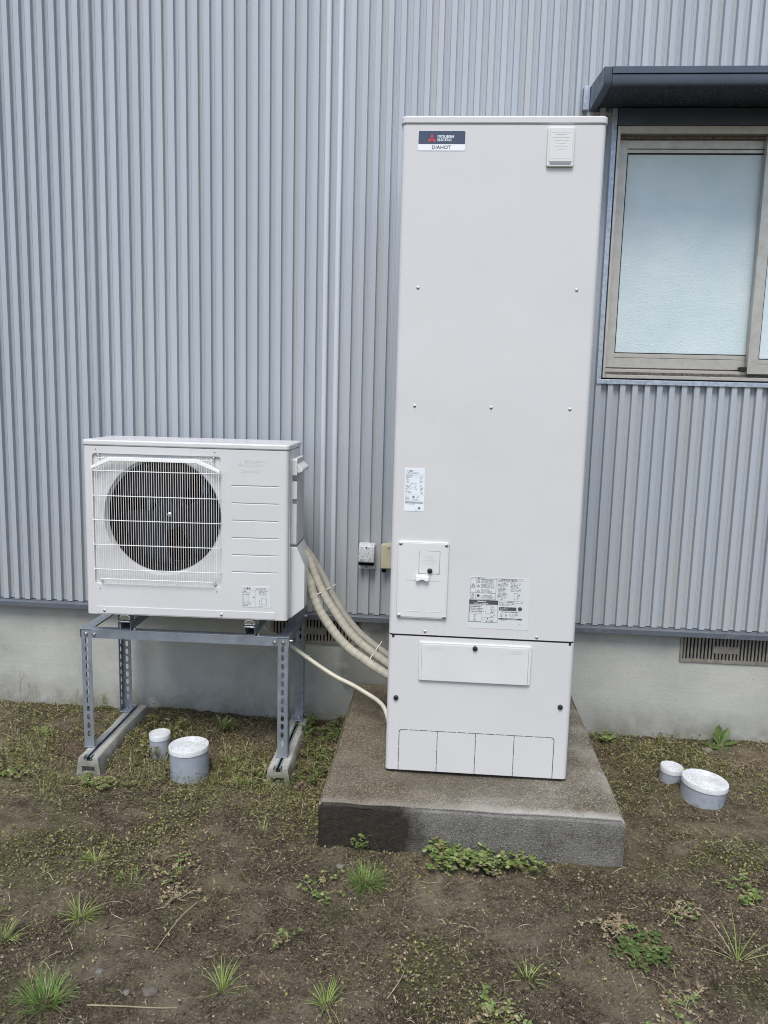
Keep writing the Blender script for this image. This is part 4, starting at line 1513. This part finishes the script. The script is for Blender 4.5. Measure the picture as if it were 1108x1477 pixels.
cd = MB().tube(cdpts, cr_, 10).build('flexible_conduit', paint('conduit_grey', (.2, .2, .19), .5), None, smooth=60)
tag(cd, 'grey ribbed flexible conduit hanging below the cream junction box', 'conduit')
pb = empty('pipe_bracket', (-.035, -.052, .505))
tag(pb, 'small grey metal pipe bracket on the base flashing beside the tank', 'bracket')
MB().lathe((0, 0, 0), [(0, .013), (.006, .013), (.006, .006), (.003, .005)], 'y', 18).build('ring', M['stand'], pb, smooth=40)
MB().box(.008, .045, -.006, .001, -.004, .004).build('arm', M['stand'], pb, bevel=.001)


# ------------------------------------------------------------------ loose ground cover
def in_solid(x, y):
    """mask of points under solid things"""
    s = (x > SX0 - .004) & (x < SX1 + .004) & (y > SY0 - .004)
    for (a, b_, r) in ((-.972, -.44, .046), (-.803, -.575, .081), (1.122, -.418, .047), (1.209, -.545, .088)):
        s |= (x - a) ** 2 + (y - b_) ** 2 < r * r
    for cx in (-1.213, -.442):
        s |= (np.abs(x - cx) < .050) & (y > STY - .09) & (y < STY + .475)
    s |= y > -.004
    return s


def weed_density(x, y):
    """how thick low weeds grow: thick round the stand and the drain pipes, thin in front"""
    d = .07 + .0 * x
    d = d + 1.0 * np.exp(-((x + .85) / .55) ** 2 - ((y + .52) / .30) ** 2)
    d = d + .75 * np.exp(-((x + .33) / .16) ** 2 - ((y + .35) / .36) ** 2)
    d = d + .55 * np.exp(-((x + 1.5) / .45) ** 2 - ((y + .45) / .40) ** 2)
    d = d + .60 * np.exp(-((x - 1.25) / .45) ** 2 - ((y + .30) / .30) ** 2)
    d = d + .30 * np.exp(-((x + .25) / .30) ** 2 - ((y + 1.05) / .25) ** 2)
    d = d * np.clip(.55 + 2.6 * vnoise(x, y, 5, 21) + 1.4 * vnoise(x, y, 14, 22), 0, 1.6)
    return np.clip(d, 0, 1.2)


def scatter(n, dens=None, x0=-2.1, x1=1.85, y0=-2.1, y1=.0):
    x = rng.uniform(x0, x1, n)
    y = rng.uniform(y0, y1, n)
    keep = ~in_solid(x, y)
    if dens is not None:
        keep &= rng.random(n) < dens(x, y)
    return x[keep], y[keep]


def raw_mesh(name, V, F, mat, smooth=False):
    me_ = bpy.data.meshes.new(name)
    nf, kf = F.shape
    me_.vertices.add(len(V))
    me_.vertices.foreach_set('co', V.reshape(-1))
    me_.loops.add(nf * kf)
    me_.loops.foreach_set('vertex_index', F.reshape(-1).astype(np.int32))
    me_.polygons.add(nf)
    me_.polygons.foreach_set('loop_start', (np.arange(nf) * kf).astype(np.int32))
    me_.polygons.foreach_set('use_smooth', [smooth] * nf)
    me_.update()
    me_.validate()
    me_.materials.append(mat)
    o = bpy.data.objects.new(name, me_)
    C.objects.link(o)
    return o


def rot_batch(n):
    q_ = rng.normal(size=(n, 4))
    q_ /= np.linalg.norm(q_, axis=1)[:, None]
    w, x, y, z = q_.T
    return np.stack([np.stack([1 - 2 * (y * y + z * z), 2 * (x * y - z * w), 2 * (x * z + y * w)], -1),
                     np.stack([2 * (x * y + z * w), 1 - 2 * (x * x + z * z), 2 * (y * z - x * w)], -1),
                     np.stack([2 * (x * z - y * w), 2 * (y * z + x * w), 1 - 2 * (x * x + y * y)], -1)], 1)


def crumbs(name, n, s0, s1, mat, label, cat, dens=None):
    x, y = scatter(n, dens)
    n = len(x)
    octv = np.array([(1, 0, 0), (-1, 0, 0), (0, 1, 0), (0, -1, 0), (0, 0, 1), (0, 0, -1)], float)
    octf = np.array([(0, 2, 4), (2, 1, 4), (1, 3, 4), (3, 0, 4), (2, 0, 5), (1, 2, 5), (3, 1, 5), (0, 3, 5)])
    s = s0 * (s1 / s0) ** (rng.random(n) ** 2.6)
    V = octv[None] * rng.uniform(.6, 1.25, (n, 6, 1)) * s[:, None, None]
    V = np.einsum('nij,nvj->nvi', rot_batch(n), V)
    V[:, :, 2] *= .75
    V += np.stack([x, y, ground_z(x, y) + s * .25], -1)[:, None, :]
    F = octf[None] + (np.arange(n) * 6)[:, None, None]
    o = raw_mesh(name, V.reshape(-1, 3), F.reshape(-1, 3), mat)
    o['kind'] = 'stuff'
    tag(o, label, cat)


def d_crumb(x, y):
    return np.clip(.35 + 2.2 * vnoise(x, y, 3.3, 51) + 1.3 * vnoise(x, y, 11, 52), .06, 1)


crumbs('soil_crumbs', 150000, .0012, .0060, M['crumb'], 'crumbs of bare brown soil strewn over the ground', 'soil', d_crumb)
crumbs('soil_clods', 1500, .005, .016, M['clod'], 'larger lumps of dry brown soil scattered over the ground', 'soil', d_crumb)
crumbs('gravel', 2600, .0010, .0045, M['pebble'], 'small pale pebbles scattered over the soil', 'gravel')


def straws(name, n, mat, label, cat, dens, lmin, lmax, w, lift, zmax=.012):
    x, y = scatter(n, dens)
    n = len(x)
    L = lmin * (lmax / lmin) ** (rng.random(n) ** 1.8)
    a = rng.uniform(0, 2 * np.pi, n)
    bend = rng.normal(0, .8, n)
    el = np.abs(rng.normal(0, lift, n))
    K = 5
    t = np.linspace(0, 1, K)[None]
    aa = a[:, None] + bend[:, None] * t
    step = L[:, None] / (K - 1)
    px = x[:, None] + np.cumsum(np.cos(aa) * step, 1)
    py = y[:, None] + np.cumsum(np.sin(aa) * step, 1)
    py = np.minimum(py, -.003)
    pz = ground_z(px, py) + .0025 + np.sin(t * np.pi * .8) * (L * np.tan(np.clip(el, 0, 1.2)))[:, None].clip(0, zmax)
    ww = w * rng.uniform(.6, 1.4, n)[:, None] * (1 - .5 * t)
    nx_, ny_ = -np.sin(aa), np.cos(aa)
    A = np.stack([px + nx_ * ww, py + ny_ * ww, pz], -1)
    B = np.stack([px - nx_ * ww, py - ny_ * ww, pz + ww * .8], -1)
    V = np.stack([A, B], 2).reshape(n, 2 * K, 3)
    f = np.array([(2 * i, 2 * i + 1, 2 * i + 3, 2 * i + 2) for i in range(K - 1)])
    bad = in_solid(px[:, -1], py[:, -1])
    V = V[~bad]
    n = len(V)
    F = f[None] + (np.arange(n) * 2 * K)[:, None, None]
    o = raw_mesh(name, V.reshape(-1, 3), F.reshape(-1, 4), mat)
    o['kind'] = 'stuff'
    tag(o, label, cat)


def d_straw(x, y):
    return .22 + .9 * np.clip(weed_density(x, y) - .1, 0, 1) + .35 * np.clip(2 * vnoise(x, y, 4, 31), 0, 1)


straws('dry_fragments', 60000, M['straw'], 'tiny dry fragments of stem strewn over the soil', 'leaf litter', d_straw, .003, .014, .0006, .4, .005)
straws('dry_stems', 24000, M['straw'], 'dry tan stems and roots lying over the soil', 'dry stems', d_straw, .006, .075, .0007, .25)
def d_tangle(x, y):
    return np.clip(weed_density(x, y) - .25, 0, 1) ** 1.2


straws('dry_tangle', 16000, M['straw'], 'tangle of dry yellowish stalks round the foot blocks and drain pipes', 'dry stems', d_tangle, .03, .13, .0007, .8, .055)
straws('green_tangle', 14000, M['moss'], 'tangle of thin yellow-green stalks round the foot blocks', 'ground cover', d_tangle, .03, .11, .0008, .8, .06)
straws('green_stems', 20000, M['moss'], 'thin low green stems creeping over the soil', 'ground cover', weed_density, .015, .07, .0007, .6, .03)


def sprigs(name, n, mat, label, cat, dens, smin, smax, hmax):
    x, y = scatter(n, dens)
    d = weed_density(x, y)
    n = len(x)
    s = rng.uniform(smin, smax, n)
    h = rng.random(n) ** 2 * hmax * np.clip(.25 + d, 0, 1)
    lf = np.array([(0, 0, 0), (.5, .38, .12), (1, 0, .05), (.5, -.38, .12)])
    V = lf[None] * s[:, None, None]
    a = rng.uniform(0, 2 * np.pi, n)
    e = rng.normal(.25, .5, n)
    ce, se, ca, sa_ = np.cos(e), np.sin(e), np.cos(a), np.sin(a)
    X = V[:, :, 0] * ce[:, None] - V[:, :, 2] * se[:, None]
    Zl = V[:, :, 0] * se[:, None] + V[:, :, 2] * ce[:, None]
    Yl = V[:, :, 1]
    PX = X * ca[:, None] - Yl * sa_[:, None] + x[:, None]
    PY = np.minimum(X * sa_[:, None] + Yl * ca[:, None] + y[:, None], -.002)
    PZ = Zl + (ground_z(x, y) + .002 + h)[:, None]
    V = np.stack([PX, PY, PZ], -1)
    F = np.array([(0, 1, 2), (0, 2, 3)])[None] + (np.arange(n) * 4)[:, None, None]
    o = raw_mesh(name, V.reshape(-1, 3), F.reshape(-1, 3), mat)
    o['kind'] = 'stuff'
    tag(o, label, cat)


def d_moss(x, y):
    return np.clip(weed_density(x, y) + .75 * np.clip(3.2 * vnoise(x, y, 3.1, 41) + 1.2 * vnoise(x, y, 11, 42) - .3, 0, 1), 0, 1)


sprigs('low_weeds', 150000, M['moss'], 'low yellowish-green weeds and moss carpeting the soil by the wall', 'ground cover', d_moss, .004, .0115, .048)
sprigs('leaf_litter', 24000, M['dryleaf'], 'tiny dry brown leaf scraps lying on the soil', 'leaf litter', d_straw, .003, .009, .012)


# ------------------------------------------------------------------ single plants
def blade(mb, base, az, length, width, lean, curl, nseg=5):
    p = Vector(base)
    d_el = math.pi / 2 - lean
    side_ = Vector((-math.sin(az), math.cos(az), 0))
    v = []
    for i in range(nseg + 1):
        t = i / nseg
        w = width * (1 - t ** 1.6) + .0002
        v += [p + side_ * w, p - side_ * w]
        el = d_el - curl * t * (.6 + .4 * t)
        p = p + Vector((math.cos(az) * math.cos(el), math.sin(az) * math.cos(el), math.sin(el))) * (length / nseg)
    mb.add(v, [(2 * i, 2 * i + 1, 2 * i + 3, 2 * i + 2) for i in range(nseg)])


def grass_tuft(x, y, n, length, width, spread, label, mat='grass', rad=.012, curl=(.4, 1.3)):
    mb = MB()
    for i in range(n):
        a = random.uniform(0, 2 * math.pi)
        r = rad * math.sqrt(random.random())
        b = (r * math.cos(a), r * math.sin(a), -.004)
        az = a + random.uniform(-.7, .7)
        blade(mb, b, az, length * random.uniform(.5, 1.1), width * random.uniform(.6, 1.2), random.uniform(.1, spread), random.uniform(*curl))
    me_ = bpy.data.meshes.new('grass_tuft')
    me_.from_pydata(mb.v, [], mb.f)
    me_.materials.append(M[mat])
    o = bpy.data.objects.new('grass_tuft', me_)
    C.objects.link(o)
    o.location = (x, y, gz(x, y))
    tag(o, label, 'grass', 'grass tufts on the soil')
    return o


grass_tuft(-.803, -1.540, 60, .080, .0015, 1.4, 'bright green loose grass tuft, second from the left edge in the foreground soil')
grass_tuft(-.873, -1.275, 44, .066, .0014, 1.35, 'small bright grass tuft in the left soil, farthest back of the tufts there')
grass_tuft(-.731, -1.365, 55, .055, .0008, 1.2, 'dull fine grass tuft just right of the small bright tuft at left', 'grass2', .03)
grass_tuft(-.965, -1.640, 40, .080, .0015, 1.2, 'grass tuft cut by the left edge of the picture')
grass_tuft(-.742, -1.850, 200, .078, .0007, 1.1, 'dense fine-bladed grass tuft in the bottom left corner', 'grass2', .035)
grass_tuft(-.338, -1.745, 44, .085, .0013, 1.5, 'flat star-shaped grass tuft at the bottom, left of centre', 'grass', .008)
grass_tuft(-.023, -1.275, 260, .070, .0008, 1.3, 'dense dark-green grass cushion in front of the slab', 'grass2', .026)
grass_tuft(-.406, -1.010, 26, .055, .0010, 1.35, 'thin small grass tuft left of the slab corner', 'grass2', .02)
grass_tuft(-.071, -1.780, 46, .070, .0011, 1.2, 'thin upright grass tuft at the bottom edge near the centre')
grass_tuft(.430, -1.630, 28, .075, .0013, 1.4, 'pale yellowish grass tuft alone in front of the slab, right of centre')
grass_tuft(1.001, -1.500, 14, .150, .0017, 1.5, 'sprawling long-bladed grass at the far right foreground', 'grass', .010, (.2, .9))
grass_tuft(.02, -1.62, 10, .03, .001, 1.3, 'tiny green grass sprout in the middle of the foreground soil')


def leaf(mb, p, az, el, L, W, cup=.25):
    """oval folded leaf"""
    d = Vector((math.cos(az) * math.cos(el), math.sin(az) * math.cos(el), math.sin(el)))
    s = Vector((-math.sin(az), math.cos(az), 0))
    n_ = d.cross(s) * -1
    p = Vector(p)
    pts = [p]
    prof = [(.18, .55), (.45, 1.0), (.75, .8), (1.0, .0)]
    v = [p]
    for t, w in prof[:-1]:
        c = p + d * (L * t) - Vector((0, 0, L * .18 * t * t))
        v += [c + s * W * w + n_ * (W * cup), c, c - s * W * w + n_ * (W * cup)]
    v.append(p + d * L - Vector((0, 0, L * .18)))
    f = [(0, 1, 2), (0, 2, 3), (1, 4, 5, 2), (2, 5, 6, 3), (4, 7, 8, 5), (5, 8, 9, 6), (7, 10, 8), (8, 10, 9)]
    mb.add(v, f)


def flat(mb, name, mat, parent):
    me_ = bpy.data.meshes.new(name)
    me_.from_pydata(mb.v, [], mb.f)
    me_.materials.append(M[mat])
    o = bpy.data.objects.new(name, me_)
    C.objects.link(o)
    o.parent = parent
    return o


def creeping_weed(x, y, nst, L, leafL, leafW, rx, ry, h, label, mat='leaf', dry=0.0, per=6, cat='weed', stem='moss', name='creeping_weed'):
    """stems fanning out from a root with paired leaves"""
    root = empty(name, (x, y, gz(x, y)))
    tag(root, label, cat)
    st_, lf_, dl_ = MB(), MB(), MB()
    for i in range(nst):
        bx0, by0 = random.uniform(-rx, rx), random.uniform(-ry, ry)
        az = random.uniform(0, 2 * math.pi)
        ln_ = L * random.uniform(.4, 1.1)
        hh = h * random.uniform(.4, 1.2)
        pts = []
        for j in range(6):
            t = j / 5
            az += random.uniform(-.25, .25)
            px, py = bx0 + math.cos(az) * ln_ * t, by0 + math.sin(az) * ln_ * t
            if in_solid(np.array([x + px]), np.array([y + py]))[0]:
                px, py = bx0 + (px - bx0) * .15, min(by0 + (py - by0) * .15, by0 - .003)
            zr = gz(x + px, y + py) - gz(x, y)
            pts.append(Vector((px, py, zr + .002 + hh * math.sin(math.pi * min(1, t * .75)))))
        st_.tube(pts, .0008, 4)
        isdry = random.random() < dry
        for j in range(per):
            t = random.uniform(.15, 1.0) * 4.99
            b_ = int(t)
            p = pts[b_].lerp(pts[b_ + 1], t - b_)
            for sg in (-1, 1):
                leaf(dl_ if isdry else lf_, p, az + sg * random.uniform(.6, 1.6), random.uniform(-.1, .7), leafL * random.uniform(.55, 1.15), leafW * random.uniform(.6, 1.1))
    so_ = flat(st_, 'stems', 'straw' if dry > .6 else stem, root)
    if lf_.v:
        flat(lf_, 'leaves', mat, root)['kind'] = 'stuff'
    if dl_.v:
        flat(dl_, 'dry_leaves', 'dryleaf', root)['kind'] = 'stuff'
    return root


creeping_weed(.30, -1.165, 46, .085, .019, .0075, .10, .020, .055, 'bright green chickweed clump growing along the front foot of the slab', per=6, dry=.25)
creeping_weed(.47, -1.155, 16, .075, .015, .0055, .07, .015, .035, 'thin trailing end of weeds at the slab foot, right of the bright clump', per=5, dry=.1)
creeping_weed(.205, -1.160, 14, .050, .017, .0075, .03, .010, .035, 'round-leaved weed at the slab foot, left of the bright clump', per=5)
creeping_weed(.745, -1.500, 40, .060, .012, .0065, .055, .045, .014, 'flat dark clover patch in the right foreground soil', 'leaf_dark', per=5, dry=.15)
creeping_weed(.690, -1.405, 22, .060, .012, .004, .03, .02, .016, 'withered tan weed clump behind the clover patch', dry=.95, per=5)
creeping_weed(.880, -1.330, 12, .090, .011, .004, .03, .02, .018, 'half withered creeping weed right of the clover patch', dry=.7, per=5)
creeping_weed(1.120, -1.170, 8, .085, .012, .005, .03, .012, .018, 'trailing green weed near the right edge, nearest the slab', per=5, dry=.2)
creeping_weed(1.120, -1.245, 7, .035, .017, .008, .01, .01, .028, 'small upright broad-leaved seedling near the right edge', per=3)
creeping_weed(.800, -1.660, 16, .075, .011, .004, .04, .03, .016, 'withered weed with green tips near the bottom right', dry=.65, per=5)
creeping_weed(.770, -1.790, 18, .065, .014, .006, .04, .02, .02, 'mixed dry and green weed at the bottom edge, right of centre', dry=.45, per=5)
creeping_weed(.330, -1.790, 14, .065, .013, .006, .04, .02, .02, 'dry and green weed cut by the bottom edge near the centre', dry=.4, per=5)
creeping_weed(-.620, -1.305, 10, .085, .012, .0045, .03, .015, .018, 'creeping weed with green tips, between the left tufts', dry=.5, per=5)
creeping_weed(-.560, -1.430, 12, .065, .012, .004, .03, .02, .014, 'withered straw-coloured weed in the left foreground', dry=.92, per=4)
creeping_weed(-.165, -1.335, 10, .080, .012, .005, .02, .02, .02, 'small creeping weed left of the dense grass cushion', dry=.35, per=5)
creeping_weed(-.225, -1.565, 6, .050, .012, .0055, .01, .01, .03, 'lone upright leafy sprig in the centre foreground soil', dry=.3, per=4)
creeping_weed(-.055, -1.135, 7, .040, .012, .005, .012, .006, .055, 'little leafy sprig against the left front of the slab', per=4)
creeping_weed(.932, -.070, 12, .045, .020, .009, .03, .012, .03, 'small leafy weed at the wall just right of the slab', per=3)
creeping_weed(-1.145, -.690, 22, .090, .016, .006, .07, .04, .03, 'yellowish weed clump in front of the left foot block', per=5, dry=.3)
creeping_weed(-.560, -.560, 28, .090, .013, .006, .10, .07, .04, 'yellow-green weed patch between the wide drain pipe and right foot block', per=5, dry=.3)
creeping_weed(-1.50, -.690, 18, .085, .016, .006, .08, .05, .03, 'yellowish weed patch at the left edge of the picture', per=5, dry=.3)
creeping_weed(-1.55, -.29, 7, .045, .017, .008, .03, .02, .012, 'small bright leafy weed left of the stand near the wall', per=4)
creeping_weed(-.330, -.200, 60, .080, .014, .006, .11, .13, .05, 'thick green weed bed between right foot block and slab', 'leaf_dark', per=6, dry=.05)
creeping_weed(-.330, -.480, 40, .080, .013, .0055, .09, .12, .03, 'darker low weed bed along the left side of the slab', 'leaf_dark', per=6, dry=.15)
creeping_weed(-1.02, -.34, 46, .090, .012, .0045, .06, .16, .06, 'loose pale weeds growing along the right side of the left foot block', 'moss', per=6, dry=.35)

# broad-leaved rosette by the wall at the right, each leaf its own piece
ros = empty('broadleaf_rosette', (1.440, -.050, gz(1.44, -.05)))
tag(ros, 'fresh green broad-leaved rosette at the wall foot, below the right vent', 'weed')
for (az, el, L, W) in ((100, 80, .085, .016), (40, 55, .080, .017), (-5, 30, .075, .015), (-60, 10, .065, .014), (170, 12, .065, .013), (-130, 15, .055, .013), (140, 62, .055, .012), (215, 8, .075, .012)):
    mb = MB()
    az_ = az if az not in (100, 140) else az
    leaf(mb, (0, 0, 0), R(az_), R(el), L * 1.3, W * 1.25, .3)
    flat(mb, 'leaf', 'leaf_dark', ros)

# feathery plant behind the drain pipes
fe = empty('feathery_weed', (-.775, -.190, gz(-.775, -.19)))
tag(fe, 'feathery bright green weed against the foundation behind the drain pipes', 'weed')
for i in range(16):
    mb = MB()
    az = random.uniform(0, 2 * math.pi)
    L = random.uniform(.08, .15)
    el = random.uniform(.35, 1.2)
    pts = [Vector((math.cos(az) * L * t * math.cos(el), math.sin(az) * L * t * math.cos(el) * .8, L * t * math.sin(el) - .03 * t * t)) for t in np.linspace(0, 1, 8)]
    mb.tube(pts, .0008, 4)
    for j in range(1, 8):
        for sg in (-1, 1):
            for q_ in range(2):
                blade(mb, pts[j], az + sg * random.uniform(.5, 1.1), .024 * (1.15 - j / 9), .0012, random.uniform(.6, 1.2), .3, 3)
    flat(mb, 'frond', 'leaf', fe)


def seed_stalks(x, y, n, h, label):
    root = MB()
    for i in range(n):
        az, ln_ = random.uniform(0, 6.28), random.uniform(.05, .35)
        H = h * random.uniform(.5, 1.1)
        ox_, oy_ = random.uniform(-.09, .09), random.uniform(-.02, .02)
        pts = [Vector((ox_ + math.cos(az) * H * ln_ * t * t, oy_ + math.sin(az) * H * ln_ * t * t * .3, H * t)) for t in np.linspace(0, 1, 6)]
        root.tube(pts, .0006, 4)
        for j in range(6):
            t = random.uniform(.55, 1)
            p = pts[int(t * 5)]
            e = p + Vector((random.uniform(-.014, .014), random.uniform(-.006, .006), random.uniform(.0, .015)))
            root.tube([p, e], .0004, 3)
            leaf(root, e, random.uniform(0, 6.28), .4, .005, .0018)
    me_ = bpy.data.meshes.new('seed_stalks')
    me_.from_pydata(root.v, [], root.f)
    me_.materials.append(M['straw'])
    o = bpy.data.objects.new('seed_stalks', me_)
    C.objects.link(o)
    o.location = (x, y, gz(x, y))
    tag(o, label, 'dry stalks')


seed_stalks(-1.78, -.055, 9, .17, 'dry brown seed stalks against the foundation at the far left')
seed_stalks(-1.52, -.045, 8, .10, 'short dry seed stalks against the foundation left of the stand')
creeping_weed(-1.385, -.040, 6, .035, .010, .004, .02, .01, .06, 'small upright green weed at the wall behind the left stand legs', per=5)


def twig(pts, r, label):
    P = [Vector((a, b_, gz(a, b_) + c)) for a, b_, c in pts]
    sp = spline(P, 5)
    o = MB().tube(sp, [r * (1 - .5 * i / len(sp)) for i in range(len(sp))], 6).build('twig', M['straw'], None, smooth=60)
    tag(o, label, 'twig', 'dry twigs lying on the soil')


twig([(-.640, -1.845, .003), (-.56, -1.842, .005), (-.47, -1.838, .006), (-.425, -1.828, .003)], .0021, 'straight pale twig lying flat near the bottom left tuft')
twig([(-.500, -1.44, .004), (-.52, -1.53, .012), (-.545, -1.66, .004)], .0015, 'thin dry stalk pointing toward the viewer in the left foreground')
twig([(-.68, -1.60, .003), (-.64, -1.605, .006), (-.60, -1.61, .003)], .0014, 'short dry twig right of the bright left tuft')
twig([(.075, -1.74, .003), (.10, -1.70, .012), (.115, -1.64, .004)], .0014, 'bent dry twig in the centre foreground')
twig([(-1.36, -.34, .004), (-1.33, -.29, .01), (-1.27, -.23, .006)], .002, 'pale twig lying behind the left front stand leg')

# ------------------------------------------------------------------ stones
M['stone'] = paint('stone_grey', (.17, .155, .13), .9, var=.2, nscale=60, bump=.6, bscale=300)
M['stone_brown'] = paint('stone_brown', (.12, .10, .08), .9, var=.2, nscale=60, bump=.6, bscale=300)


def stone(x, y, s, mat, label):
    bm_ = bmesh.new()
    bmesh.ops.create_icosphere(bm_, subdivisions=3, radius=1)
    off = Vector((random.uniform(0, 50), random.uniform(0, 50), 0))
    for v in bm_.verts:
        d = 1 + .28 * mnoise.noise(v.co * 1.1 + off) + .10 * mnoise.noise(v.co * 3.2 + off)
        v.co = Vector((v.co.x * s[0], v.co.y * s[1], v.co.z * s[2])) * d
    me_ = bpy.data.meshes.new('stone')
    bm_.to_mesh(me_)
    bm_.free()
    me_.materials.append(M[mat])
    me_.polygons.foreach_set('use_smooth', [True] * len(me_.polygons))
    o = bpy.data.objects.new('stone', me_)
    C.objects.link(o)
    o.location = (x, y, gz(x, y) + s[2] * .25)
    tag(o, label, 'stone', 'small stones on the soil')


stone(-.112, -1.205, (.013, .011, .008), 'stone', 'pale grey pebble beside the grass cushion before the slab')
stone(-.508, -1.785, (.019, .016, .010), 'stone_brown', 'flat brown stone near the bottom left twig')
stone(-.562, -1.80, (.009, .009, .006), 'stone', 'little pinkish-grey pebble left of the flat brown stone')
stone(1.365, -.125, (.022, .018, .014), 'stone', 'grey stone near the wall at far right')
stone(.985, -.030, (.032, .016, .016), 'stone_brown', 'brown stone at the wall foot right of the slab')
stone(1.22, -.060, (.014, .010, .008), 'stone', 'small pale stone at the wall foot, left of the rosette')
stone(-.655, -1.74, (.011, .009, .007), 'stone', 'grey pebble among lichen in the left foreground')
stone(.60, -1.78, (.014, .012, .008), 'stone', 'grey pebble near the bottom edge, right of centre')
